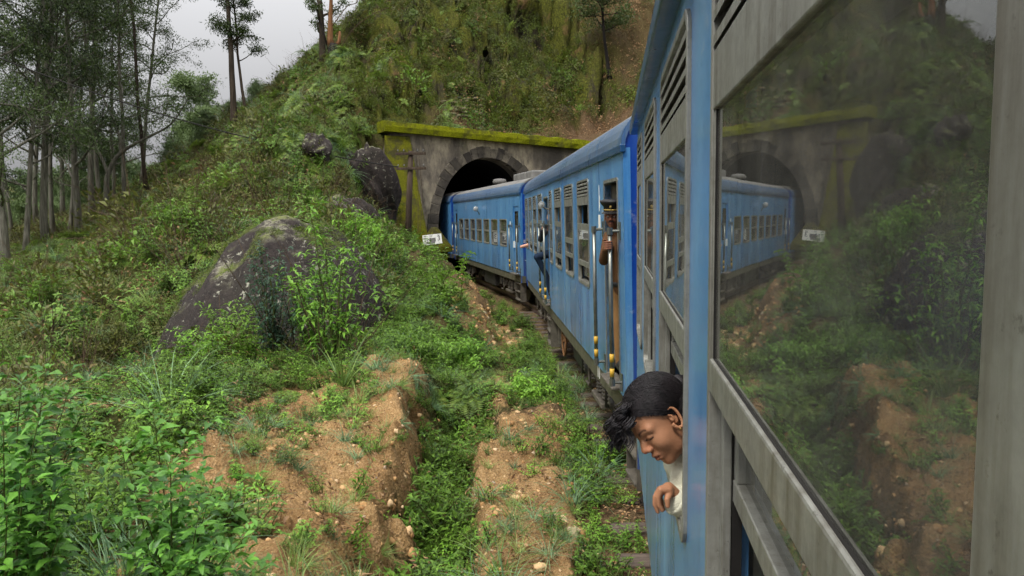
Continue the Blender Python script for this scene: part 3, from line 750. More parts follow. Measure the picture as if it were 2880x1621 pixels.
def coach_shell(name, label, side, h, y0, y1, holes, cant=0.0, end=True, over=.03, gutmat='gutter', roofmat='roofgrey', group=None, rholes=None):
    c = empty(name, (*axis_pt(side, h, 0), 0), R(-h)); c.rotation_euler.y = R(cant)
    tag(c, label, 'train coach', 'coaches of the blue train')
    wall_holes(-HW, -HW + .07, y0, y1, Z0, ZG, holes).build('side_wall', MAT['blue'], c)
    wall_holes(HW, HW - .07, y0, y1, Z0, ZG, rholes if rholes is not None else [(a + .05, b - .05, max(p, 1.9), q - .3) for a, b, p, q in holes]).build('far_side_wall', MAT['blue'], c)
    ts = [math.pi * i / 24 for i in range(25)]
    for nm, mt, rg in (('roof', roofmat, range(4, 21)), ('roof_edge', 'roofblue', range(0, 5)), ('roof_edge', 'roofblue', range(20, 25))):
        out = [roof_prof(ts[i]) for i in rg]; inn = [(x * .975, z - .03) for x, z in reversed(out)]
        extr(MB(), out + inn, y0 - .02, y1 + .02, True).build(nm, MAT[mt], c)
    for sgn in (-1, 1):
        m = MB(); x0, x1 = sorted((sgn * (HW - .02), sgn * (HW + over)))
        m.box(x0, x1, y0 - .03, y1 + .03, ZG - .045, ZG + .03)
        m.build('gutter', MAT[gutmat], c, bevel=.008)
    for sgn in (-1, 1):
        x0, x1 = sorted((sgn * 1.30, sgn * 1.425)); MB().box(x0, x1, y0, y1, .71, Z0 - .002).build('solebar', MAT['solebar'], c, bevel=.01)
    MB().box(-1.29, 1.29, y0 + .1, y1 - .1, .84, .92).build('underframe', MAT['soot'], c)
    MB().box(-1.37, 1.37, y0 + .09, y1 - .09, 1.06, 1.12).build('floor', MAT['floor'], c)
    cei = [(-1.37, 3.20), (-1.2, 3.34), (-.7, 3.50), (0, 3.56), (.7, 3.50), (1.2, 3.34), (1.37, 3.20)]
    extr(MB(), cei + [(x, z + .03) for x, z in reversed(cei)], y0 + .09, y1 - .09, True).build('ceiling', MAT['inner'], c)
    for ye, sg in ((y0, 1), (y1, -1)):
        out = [(-HW + .004, Z0 - .21), (HW - .004, Z0 - .21)] + [(x * .98, z - .012) for x, z in [roof_prof(t) for t in ts]]
        a, b = sorted((ye + sg * .002, ye + sg * .08))
        extr(MB(), out, a, b, True).build('end_wall', MAT['dblue'], c)
    return c

def ladder(c, ya, yb, x, z0=.12, z1=.72, rungs=3):
    l = MB().box(x - .012, x + .17, ya, ya + .02, z0, z1).build('step_ladder', MAT['iron'], c)
    MB().box(x - .012, x + .17, yb - .02, yb, z0, z1).build('side_plate', MAT['iron'], l)
    for i in range(rungs):
        z = z0 + .03 + (z1 - z0 - .1) * i / max(rungs - 1, 1); MB().box(x - .03, x + .16, ya + .021, yb - .021, z, z + .03).build('tread', MAT['iron'], l, bevel=.005)
    return l
def handrail(c, y, z0, z1, toward):
    x = -HW - .105
    r = MB().tube([(x, y, z0), (x, y, z1)], .021, 12).build('handrail', MAT['chrome'], c, smooth=True)
    for z in (z0 + .03, z1 - .03):
        MB().tube([(x, y, z), (-HW - .01, y + toward * .05, z)], .016, 8).tube([(x, y, z - .035), (x, y, z + .035)], .03, 12) \
            .box(-HW - .014, -HW - .001, y + toward * .05 - .03, y + toward * .05 + .03, z - .09, z + .09).build('bracket', MAT['chrome'], r)
    for z in (z0 + .09, z0 + .24): MB().tube([(x, y, z), (x, y, z + .085)], .0235, 12).build('yellow_band', MAT['yellow'], r, smooth=True)
    return r
def coil(cx, cy, z0, z1, r):
    pr = [(r * .7, z0)]; n = 6
    for i in range(n):
        zz = z0 + (z1 - z0) * (i + .1) / n; dz = (z1 - z0) / n
        pr += [(r * .8, zz), (r, zz + dz * .25), (r, zz + dz * .55), (r * .8, zz + dz * .8)]
    return MB().lathe((cx, cy, 0), 'z', pr + [(r * .7, z1)], 14)
def bogie(c, yc, wb=2.1):
    b = MB()
    for x in (-1.13, 1.13):
        pts = [(yc - wb / 2 - .42, .52), (yc - wb / 2 - .42, .70), (yc - .45, .72), (yc - .3, .62), (yc + .3, .62), (yc + .45, .72), (yc + wb / 2 + .42, .70), (yc + wb / 2 + .42, .52), (yc + .5, .5), (yc + .35, .36), (yc - .35, .36), (yc - .5, .5)]
        k = len(pts); n0 = len(b.v)
        for dx in (-.05, .05):
            for y, z in pts: b.v.append((x + dx, y, z))
        b.f += [tuple(n0 + j for j in range(k)), tuple(n0 + k + j for j in reversed(range(k)))] + [(n0 + j, n0 + k + j, n0 + k + (j + 1) % k, n0 + (j + 1) % k) for j in range(k)]
    b.box(-1.1, 1.1, yc - .22, yc + .22, .5, .74)
    bo = b.build('bogie', MAT['soot'], c, bevel=.01)
    for y in (yc - wb / 2, yc + wb / 2):
        for x, sg in ((-.86, -1), (.86, 1)):
            pr = [(.10, -.09), (.42, -.075), (.46, -.06), (.46, .05), (.49, .055), (.49, .075), (.40, .08), (.12, .10)]
            pr = [(r, -sg * q) for r, q in pr]
            MB().lathe((x, y, .46), 'x', pr if sg > 0 else pr, 28).build('wheel', MAT['soot'], bo, smooth=False)
        MB().tube([(-1.0, y, .46), (1.0, y, .46)], .08, 12).build('axle', MAT['soot'], bo)
        for x, sg in ((-1.2, -1), (1.2, 1)):
            MB().box(min(x, x - sg * .18), max(x, x - sg * .18), y - .17, y + .17, .33, .62).lathe((x, y, .46), 'x', [(.16, -.10 * -sg * 0), (.155, sg * .06), (.10, sg * .085), (.05, sg * .12)], 18).build('axle_box', MAT['soot'], bo, bevel=.012)
        for dy in (-.3, .3):
            coil(-1.2, y + dy, .36, .66, .095).build('spring', MAT['iron'], bo, smooth=True)
        MB().tube([(-1.26, y + .42, .30), (-1.26, y + .46, .78)], [.05, .035], 10).build('damper', MAT['soot'], bo, smooth=True)
        # guard hanger of bent flat bar
        MB().tube([(-1.27, y - .22, .84), (-1.3, y - .34, .6), (-1.3, y - .34, .32), (-1.26, y - .1, .22), (-1.26, y + .2, .22)], .022, 6).build('hanger', MAT['iron'], bo)
    for dy in (-.22, .22): coil(-1.16, yc + dy, .30, .60, .12).build('spring', MAT['iron'], bo, smooth=True)
    MB().box(-1.32, -.95, yc - .42, yc + .42, .22, .29).build('spring_plank', MAT['iron'], bo, bevel=.01)
    return bo
def text(name, s, mat, parent, loc, rot, size, align='CENTER'):
    cu = bpy.data.curves.new(name, 'FONT'); cu.body = s; cu.size = size; cu.align_x = align; cu.align_y = 'CENTER'; cu.extrude = .001
    o = bpy.data.objects.new(name, cu); col.objects.link(o); o.parent = parent; o.location = loc; o.rotation_euler = rot
    me = bpy.data.meshes.new_from_object(o); bpy.data.objects.remove(o); me.name = name
    me.materials.clear(); o = link(name, me, mat, parent); o.location = loc; o.rotation_euler = rot; return o

# ---- the near coach (the photographer's own)
S1 = dict(glass=[(2.465, 2.952)], rail=[(2.405, 2.47)], iglass=[(2.235, 2.92)], irail=[(2.195, 2.24)])
S2 = dict(glass=[(2.44, 2.952)], rail=[(2.37, 2.445)], iglass=[(2.25, 2.92)], irail=[(2.20, 2.25)])
winA = [(-4.07, -3.03), (-2.57, -1.53), (-1.07, -.03), (.375, 1.487), (1.955, 3.01), (3.43, 4.46), (4.90, 5.70)]
EA = 5.93
holesA = [(a + .02, b - .02, 1.87, 3.25) for a, b in winA]
cA = coach_shell('train_coach', 'nearest blue coach with big reflecting window and girl leaning out', A_SIDE, HA, -6.0, EA, holesA, over=.06)
for i, (a, b) in enumerate(winA):
    louvre_window(cA, a, b, {0: S1, 1: S1, 2: dict(irail=[(2.9, 2.93)]), 3: S1, 4: S2, 5: S2, 6: S2}[i], near=True)
    if i == 3: MB().box(-HW - .016, -HW - .0005, .285, .40, 1.86, 3.26).build('window_post', MAT['alu'], cA, bevel=.006)
    MB().box(-HW + .075, -HW + .13, a - .22, a - .06, 1.13, 3.2).build('inner_post', MAT['inner'], cA)
rk = MB().box(-HW + .10, -HW + .42, -5.8, EA - .2, 3.04, 3.065).build('luggage_rack', MAT['white'], cA, bevel=.005)
for k in range(8): MB().box(-HW + .10, -HW + .40, -5.2 + 1.5 * k, -5.16 + 1.5 * k, 3.066, 3.12).build('rack_arm', MAT['alu'], rk)
for k in range(7):
    y = -4.6 + 1.5 * k
    st = MB().box(-1.3, -.35, y - .22, y + .22, 1.50, 1.60).box(-1.3, -.35, y - .06, y + .06, 1.60, 2.15).box(-.42, -.38, y - .2, y + .2, 1.13, 1.5).build('seat', MAT['seat'], cA, bevel=.02)
# ---- middle coach
def S(r1, r2, opened=True):
    return dict(glass=[(r2 + .07, r1)] if opened else [(r2 + .07, 2.93)], rail=[(r1, r1 + .085), (r2, r2 + .07)], iglass=[(1.93, r2)])
winB = [(2.22, 3.24), (3.75, 4.74), (5.26, 6.24), (6.74, 7.20), (8.80, 9.80), (10.28, 11.26), (11.72, 12.66), (13.10, 14.05)]
doorsB = [(.32, 1.06, .97, 3.10), (7.50, 8.36, .97, 3.10)]
cB = coach_shell('train_coach', 'middle blue coach with uniformed guard standing in its open doorway', B_SIDE, HB, 0, LEN_B,
                 [(a + .02, b - .02, 1.85, 3.2) for a, b in winB] + doorsB, cant=-.9, over=.035)
sB = [S(2.56, 2.08), dict(glass=[(2.40, 2.92)], rail=[(2.33, 2.41), (2.12, 2.18)], iglass=[(2.18, 2.33)]), S(2.56, 2.02), S(2.5, 2.05, False),
      S(2.56, 2.0), S(2.56, 2.02), S(2.5, 2.0, False), S(2.45, 2.05, False)]
for (a, b), q in zip(winB, sB): louvre_window(cB, a, b, q, 1.83, 3.22)
for y0, y1, _, zt in doorsB:
    fr = ring(y0 - .035, y1 + .035, .945, zt + .035, .035, -HW - .008, -HW + .075, .04).build('door_frame', MAT['alu'], cB)
    MB().box(-HW - .09, -HW + .10, y0, y1, .955, .985).build('footplate', MAT['iron'], fr, bevel=.008)
    # the inward-opened door leaf folded against the lobby wall
    MB().box(-HW + .08, -HW + .78, y1 + .01, y1 + .05, 1.13, zt - .02).build('door', MAT['inner'], cB)
    MB().box(-HW + .08, 1.3, y1 + .42, y1 + .46, 1.13, 3.2).build('partition', MAT['inner'], cB)
handrail(cB, .2, 1.04, 2.63, -.2); handrail(cB, 1.19, 1.06, 2.63, -.2)
handrail(cB, 7.36, 1.02, 2.60, .2); handrail(cB, 8.52, 1.04, 2.58, -.2)
lp = MB().lathe((-HW - .16, 7.12, 2.96), 'y', [(.015, .07), (.05, .04), (.060, .015), (.062, .0), (.052, -.006), (.046, -.002), (.03, -.016), (.01, -.02)], 20).build('side_lamp', MAT['lamp'], cB, smooth=True)
MB().tube([(-HW, 7.2, 2.86), (-HW - .1, 7.22, 2.9), (-HW - .16, 7.2, 2.96)], .014, 8).build('lamp_arm', MAT['iron'], lp)
MB().box(-HW - .02, -HW, 7.16, 7.24, 2.78, 3.06).build('lamp_plate', MAT['iron'], lp)
bogie(cB, 2.75); bogie(cB, 11.75)
for y in (7.43, 4.98): MB().box(-HW - .004, -HW - .0003, y, y + .02, Z0, ZG - .05).build('panel_seam', MAT['blue'], cB)
ladder(cB, 7.55, 8.2, -1.44); ladder(cB, -.25, .25, -1.40, .10, .74)
hb = MB()
for k in range(25):
    t = 2 * math.pi * k / 24
    hb.v.extend([(-1.36 + .02 * math.cos(q), 6.05 + (.27 + .02 * math.sin(q)) * math.cos(t), .50 + (.27 + .02 * math.sin(q)) * math.sin(t)) for q in (0, R(90), R(180), R(270))])
for k in range(24):
    for j in range(4): hb.f.append((k * 4 + j, k * 4 + (j + 1) % 4, k * 4 + 4 + (j + 1) % 4, k * 4 + 4 + j))
for k in range(3):
    t = R(120 * k + 20); hb.tube([(-1.34, 6.05, .5), (-1.36, 6.05 + .27 * math.cos(t), .5 + .27 * math.sin(t))], .012, 6)
hb.tube([(-1.38, 6.05, .5), (-1.0, 6.05, .5)], .025, 8)
hb.build('handbrake_wheel', MAT['rust'], cB, smooth=True)
MB().box(-1.25, -.6, 4.6, 5.6, .28, .72).build('battery_box', MAT['soot'], cB, bevel=.015)
MB().lathe((-1.0, 8.6, .5), 'y', [(.19, 0), (.22, .05), (.22, 1.0), (.19, 1.05)], 18).build('air_reservoir', MAT['soot'], cB, smooth=True)
MB().lathe((-1.12, 4.2, .45), 'z', [(.09, -.2), (.1, -.15), (.1, .25), (.07, .28)], 14).build('brake_cylinder', MAT['soot'], cB, smooth=True)
for y in (6.45, 6.9): MB().box(-1.36, -1.30, y, y + .09, .3, .75).build('pipe_bracket', MAT['iron'], cB)
MB().tube([(-1.28, 1.0, .66), (-1.28, 4, .64), (-1.27, 8, .65), (-1.28, 13, .66)], .025, 8).build('brake_pipe', MAT['iron'], cB)
for y in (1.75, 1.86): MB().box(-1.431, -1.4255, y, y + .018, .76, .90).build('paint_mark', MAT['white'], cB)
MB().box(-HW - .003, -HW - .0005, 1.36, 1.50, 2.60, 2.76).build('notice_plate', MAT['white'], cB)
MB().box(-HW - .003, -HW - .0005, 1.41, 1.435, 2.80, 3.1).box(-HW - .003, -HW - .0005, 1.38, 1.40, 2.84, 2.98).build('paint_mark', MAT['white'], cB)
MB().box(-.5, .5, -.45, 0, 1.0, 3.2).build('gangway', MAT['rubber'], cB, bevel=.02)
text('lettering', 'BI', MAT['white'], cB, (-HW + .17, -.002 + .002 - .004, 2.12), (R(90), 0, 0), .10, 'LEFT')
# ---- far coach at the tunnel mouth
winC = [(1.85 + 1.43 * k, 1.85 + 1.43 * k + 1.07) for k in range(7)]
doorsC = [(.20, .92, 1.0, 3.02), (12.05, 12.75, 1.0, 3.02)]
cC = coach_shell('train_coach', 'far blue coach with seven square twin-pane windows entering the tunnel', C_SIDE, HC, 0, LEN_C,
                 [(a + .02, b - .02, 1.75, 2.61) for a, b in winC] + doorsC, cant=-.3)
for a, b in winC: twin_window(cC, a, b, 1.73, 2.63)
for y0, y1, zb, zt in doorsC:
    d = wall_holes(-HW + .02, -HW + .055, y0 + .012, y1 - .012, zb + .01, zt - .01, [(y0 + .17, y1 - .17, 1.95, 2.85)]).build('door', MAT['blue'], cC)
    pane(y0 + .17, y1 - .17, 1.95, 2.85, -HW + .035, d)
    ring(y0 + .15, y1 - .15, 1.93, 2.87, .025, -HW + .012, -HW + .06, .03).build('door_window_frame', MAT['rubber'], d)
    MB().box(-HW - .03, -HW + .02, y1 - .10, y1 - .07, 1.75, 1.95).build('handle', MAT['white'], d)
    MB().box(-HW - .15, -HW + .05, y0, y1, .95, .98).build('footplate', MAT['iron'], cC)
handrail(cC, .08, 1.03, 2.45, -.1); handrail(cC, 1.08, 1.05, 2.45, .1); handrail(cC, 11.85, 1.05, 2.45, -.1); handrail(cC, 12.92, 1.05, 2.45, .1)
lp = MB().lathe((-HW - .15, 6.5, 3.0), 'y', [(.03, .1), (.09, .06), (.10, .02), (.10, -.01), (.05, -.03), (.02, -.035)], 16).build('side_lamp', MAT['lamp'], cC, smooth=True)
MB().tube([(-HW, 6.6, 2.78), (-HW - .05, 6.6, 2.9), (-HW - .15, 6.55, 3.0)], .016, 8).build('lamp_arm', MAT['iron'], lp)
MB().box(-HW - .004, -HW - .0005, 1.28, 1.40, 2.46, 2.56).build('notice_plate', MAT['white'], cC)
bogie(cC, 2.4); bogie(cC, 10.6)
ladder(cC, .2, .85, -1.42, .12, .72)
MB().box(-1.3, -.5, 4.6, 6.6, .22, .70).build('battery_box', MAT['soot'], cC, bevel=.02)
MB().lathe((-1.05, 7.0, .5), 'y', [(.17, 0), (.2, .05), (.2, .9), (.17, .95)], 16).build('air_reservoir', MAT['soot'], cC, smooth=True)
for k in range(3):
    z = 3.86; MB().box(-.95, .95, .5 + k * .85, 1.25 + k * .85, 3.84, 4.10).build('roof_unit', MAT['roofgrey'], cC, bevel=.05)
vb = MB().lathe((-.2, 8.6, 3.92), 'z', [(.1, 0), (.1, .12), (.27, .13), (.29, .2), (.25, .29), (.1, .32)], 16).build('roof_vent', MAT['roofgrey'], cC, smooth=True)
MB().lathe((-.2, 4.9, 3.92), 'z', [(.1, 0), (.1, .1), (.24, .11), (.26, .18), (.2, .25), (.1, .27)], 16).build('roof_vent', MAT['roofgrey'], cC, smooth=True)
text('lettering', '2', MAT['white'], cC, (-HW + .28, -.004, .83), (R(90), 0, 0), .17)
for x, z, w in ((-HW + .12, 2.20, .16), (-HW + .09, 1.98, .24), (-HW + .09, 1.93, .22), (-HW + .12, 1.38, .24)):
    for k in range(int(w / .03)): MB().box(x + k * .03, x + k * .03 + .02, -.0045, -.001, z, z + .03).build('lettering_mark', MAT['white'], cC)
for z in (2.95, 2.5, 1.85, 1.25): MB().tube([(-HW + .28, 0, z), (-HW + .28, -.1, z)], .018, 8).build('end_stud', MAT['dblue'], cC)
MB().box(-.5, .5, -.4, 0, 1.0, 3.2).build('gangway', MAT['rubber'], cC, bevel=.02)
# ---- one more inside the tunnel
cD = coach_shell('train_coach', 'blue coach deep in the tunnel dark, mostly hidden', D_SIDE, HD, 0, 12.5, [(1.85 + 1.43 * k, 2.9 + 1.43 * k, 1.75, 2.61) for k in range(6)])
for k in range(6): twin_window(cD, 1.83 + 1.43 * k, 2.92 + 1.43 * k, 1.73, 2.63)

# ------------------------------------------------------------------ plant building blocks
def unit(a): return a / np.maximum(np.linalg.norm(a, axis=-1, keepdims=True), 1e-9)
def leaves(pos, d, up, L, W, fold=.25, droop=.25):
    """many pointed leaves: verts (N*5), tris (N*4), one random value per leaf"""
    n = len(pos); d = unit(d); sdir = unit(np.cross(d, up)); nrm = np.cross(sdir, d)
    L = np.broadcast_to(np.asarray(L, float), (n,))[:, None]; W = np.broadcast_to(np.asarray(W, float), (n,))[:, None]
    mid = pos + d * L * .42 + nrm * L * .03
    v = np.stack([pos, mid - sdir * W * .5 + nrm * W * fold, mid, mid + sdir * W * .5 + nrm * W * fold, pos + d * L - nrm * L * droop], 1).reshape(-1, 3)
    b = np.arange(n)[:, None, None] * 5
    t = (np.array([[0, 2, 1], [0, 3, 2], [1, 2, 4], [2, 3, 4]])[None] + b).reshape(-1, 3)
    return v, t, np.repeat(rng.random(n), 5)
def ribbons(base, d0, length, width, bend, seg=4):
    """grass blades / thin strips: arrays of base points, initial directions, lengths; bend = sideways droop"""
    n = len(base); d0 = unit(d0); hor = d0.copy(); hor[:, 2] = 0; hor = unit(hor + 1e-6)
    sd = unit(np.cross(d0, np.array([0, 0, 1.0]) + rng.normal(0, .2, (n, 3))))
    rows = []
    for i in range(seg + 1):
        t = i / seg; p = base + d0 * (length * t)[:, None] + hor * (length * bend * t * t)[:, None] - np.array([0, 0, 1.0]) * (length * bend * .8 * t ** 2.2)[:, None]
        w = (width * (1 - t ** 1.6) * .5)[:, None] + 1e-4
        rows += [p - sd * w, p + sd * w]
    v = np.stack(rows, 1).reshape(-1, 3); k = 2 * (seg + 1); b = (np.arange(n) * k)[:, None, None]
    q = np.array([[2 * i, 2 * i + 1, 2 * i + 3, 2 * i + 2] for i in range(seg)])
    q = (q[None] + b).reshape(-1, 4)
    t = np.concatenate([q[:, [0, 1, 2]], q[:, [0, 2, 3]]]); return v, t, np.repeat(rng.random(n), k)
def join(parts):
    vs, ts, aa, o = [], [], [], 0
    for v, t, a in parts: vs.append(v); ts.append(t + o); aa.append(a); o += len(v)
    return np.concatenate(vs), np.concatenate(ts), np.concatenate(aa)
def thin_tube(pts, rad):
    """three-sided tube as (v, t, a)"""
    pts = np.asarray(pts, float); k = len(pts); rad = np.broadcast_to(np.asarray(rad, float), (k,))
    t = unit(np.gradient(pts, axis=0)); ref = unit(np.cross(t, [0.31, 0.77, 0.55])); b = np.cross(t, ref)
    v = np.stack([pts + (ref * math.cos(a) + b * math.sin(a)) * rad[:, None] for a in (0, 2.094, 4.189)], 1).reshape(-1, 3); f = []
    for i in range(k - 1):
        for j in range(3):
            p, q = i * 3 + j, i * 3 + (j + 1) % 3; f += [(p, q, q + 3), (p, q + 3, p + 3)]
    return v, np.array(f), np.full(len(v), .5)
def rand_dirs(n, up=.3):
    a = rng.uniform(0, 2 * np.pi, n); z = rng.uniform(-.2, 1, n) * up; return unit(np.stack([np.cos(a), np.sin(a), z], 1))

def g_weed(stems=5, H=.5, L=.11, W=.045, spread=.45, nodes=7):
    pl = []; st = []
    for i in range(stems):
        a = rng.uniform(0, 6.28); lean = rng.uniform(.1, 1) * spread; h = H * rng.uniform(.6, 1.1); t = np.linspace(0, 1, nodes + 1)
        x = lean * h * t ** 1.4; pts = np.stack([np.cos(a) * x, np.sin(a) * x, h * t * (1 - .15 * lean * t)], 1) + np.array([*rng.normal(0, .05, 2), 0])
        st.append(thin_tube(pts, np.linspace(.006, .002, nodes + 1)))
        for k in range(1, nodes + 1):
            b = k * 1.57 + rng.uniform(-.4, .4); n = 2 if k < nodes else 4
            ang = b + np.arange(n) * (2 * np.pi / n) + rng.normal(0, .2, n); s = (1.15 - .6 * t[k]) * rng.uniform(.7, 1.15)
            d = np.stack([np.cos(ang), np.sin(ang), rng.uniform(.05, .55, n)], 1)
            pl.append(leaves(np.repeat(pts[k][None], n, 0), d, np.tile([0, 0, 1.0], (n, 1)), L * s * rng.uniform(.8, 1.2, n), W * s))
    return join(pl), join(st)
def g_fern(n=8, L=.7, pin=15):
    pl = []
    for i in range(n):
        a = 6.28 * i / n + rng.uniform(-.4, .4); l = L * rng.uniform(.7, 1.1); t = np.linspace(0, 1, pin + 2); ri = rng.uniform(.55, .95)
        x = l * t; z = l * (ri * t - (ri + .1) * t * t); p = np.stack([np.cos(a) * x, np.sin(a) * x, z + .02], 1)
        tg = unit(np.gradient(p, axis=0)); sd = unit(np.cross(tg, [0, 0, 1.0])); pl.append(thin_tube(p, .003))
        ln = l * .30 * np.sin(np.clip(t * 1.05 + .12, 0, 1) * np.pi) ** .8 * (1 - .25 * t)
        for s in (-1, 1):
            d = sd * s + tg * .45 - np.array([0, 0, .12]); pl.append(leaves(p[1:], d[1:], np.cross(d, tg)[1:] * -s, ln[1:] + .01, l * .035 + ln[1:] * .1, .05, .12))
    return join(pl)
def g_grass(n=45, L=.35, W=.007, bend=.5, r=.06):
    a = rng.uniform(0, 6.28, n); b = np.stack([np.cos(a), np.sin(a), np.zeros(n)], 1) * (r * rng.random(n) ** .5)[:, None]
    d = np.stack([np.cos(a) * .5, np.sin(a) * .5, np.ones(n)], 1) + rng.normal(0, .22, (n, 3))
    return ribbons(b, d, L * rng.uniform(.5, 1.15, n), W * rng.uniform(.6, 1.3, n), bend * rng.uniform(.3, 1.5, n))
def g_clump(n=60, r=.3, L=.08, W=.035, flat=.6):
    p = rng.normal(0, 1, (n, 3)); p = unit(p) * (r * rng.random(n) ** .4)[:, None]; p[:, 2] = np.abs(p[:, 2]) * flat
    d = unit(p + 1e-3) + rng.normal(0, .5, (n, 3)) + [0, 0, .15]; return leaves(p, d, rng.normal(0, .4, (n, 3)) + [0, 0, 1.0], L * rng.uniform(.6, 1.3, n), W * rng.uniform(.7, 1.2, n))
def g_litter(n=26, r=.3, L=.12, W=.04):
    p = np.stack([rng.normal(0, r, n), rng.normal(0, r, n), rng.uniform(.005, .05, n)], 1); a = rng.uniform(0, 6.28, n)
    d = np.stack([np.cos(a), np.sin(a), rng.uniform(-.1, .5, n)], 1); return leaves(p, d, rng.normal(0, .5, (n, 3)) + [0, 0, 1], L * rng.uniform(.5, 1.4, n), W, .4, .1)
def g_twigs(n=9, H=.9):
    pl = []
    for i in range(n):
        a = rng.uniform(0, 6.28); l = H * rng.uniform(.5, 1.1); t = np.linspace(0, 1, 5); d = np.array([math.cos(a) * rng.uniform(.1, .9), math.sin(a) * rng.uniform(.1, .9), 1])
        p = d[None] * (l * t)[:, None] + np.cumsum(rng.normal(0, .03, (5, 3)), 0); pl.append(thin_tube(p, np.linspace(.007, .002, 5)))
    return join(pl)

protos = {}
proto_col = {}
def proto(kind, name, data, mats):
    """a plant kind kept outside the scene, planted by the ground-cover objects; data = list of (v,t,a) with one material each"""
    v, t, a = join(data); me = npmesh(name, v, t, False, dict(v=a)); mi = np.concatenate([np.full(len(d[1]), i) for i, d in enumerate(data)])
    for m in mats: me.materials.append(m)
    me.polygons.foreach_set('material_index', mi.astype(np.int32)); me.update()
    c = proto_col.get(kind)
    if c is None: c = proto_col[kind] = bpy.data.collections.new(kind)
    o = bpy.data.objects.new('%s_%02d' % (name, len(c.objects)), me); c.objects.link(o); return me
for i in range(4):
    l, s_ = g_weed(6, .5, .12, .05); proto('weed', 'weed', [l, s_], [MAT['weed'], MAT['stem']])
for i in range(3):
    l, s_ = g_weed(9, .2, .06, .026, .9, 4); proto('herb', 'herb', [l, s_], [MAT['bright'], MAT['stem']])
    l, s_ = g_weed(9, .22, .07, .03, .9, 4); proto('herb', 'herb', [l, s_], [MAT['weed'], MAT['stem']])
for i in range(3): proto('fern', 'fern', [g_fern(9, .6)], [MAT['fern']])
for i in range(3): proto('grass', 'grass', [g_grass()], [MAT['grass']])
proto('grass', 'grass', [g_grass(60, .5, .008, .8)], [MAT['bluegrass']])
for i in range(3): proto('creeper', 'creeper', [g_clump(70, .32, .07, .035, .35)], [MAT['mossleaf']])
proto('creeper', 'creeper', [g_clump(70, .3, .08, .035, .4)], [MAT['olive']])
for i in range(2): proto('litter', 'litter', [g_litter()], [MAT['dry']])
for i in range(3): proto('scrub', 'scrub', [g_clump(150, .55, .11, .045, .9), g_twigs(8, .8)], [MAT['olive'], MAT['twig']])
proto('scrub', 'scrub', [g_clump(150, .55, .11, .045, .9), g_twigs(5, .7)], [MAT['weed'], MAT['twig']])
proto('twigs', 'twigs', [g_twigs(12, 1.0)], [MAT['twig']]); proto('twigs', 'twigs', [g_twigs(8, 1.5), g_litter(12, .2, .09, .03)], [MAT['twig'], MAT['dry']])
def g_pebble():
    m = MB().ball((0, 0, 0), (1, 1, .7), 7, 5); v = np.array(m.v) * (1 + rng.normal(0, .24, (len(m.v), 3)))
    t = [];
    for q in m.f: t += [(q[0], q[i], q[i + 1]) for i in range(1, len(q) - 1)]
    return v, np.array(t), np.full(len(v), rng.random())
pebm = Mat('loose_clay_stone', .95, .1); _oi = pebm.n('ObjectInfo')
pebm.color(pebm.mix(pebm.rng(pebm.noise(3, 5), .3, .7, 0, .5), pebm.ramp(_oi.outputs['Random'], [(0.0, lin(146, 108, 70)), (.5, lin(204, 164, 114)), (.85, lin(230, 200, 156)), (1, lin(160, 150, 136))]), lin(140, 104, 64)))
for i in range(5): proto('pebble', 'pebble', [g_pebble()], [pebm.m])

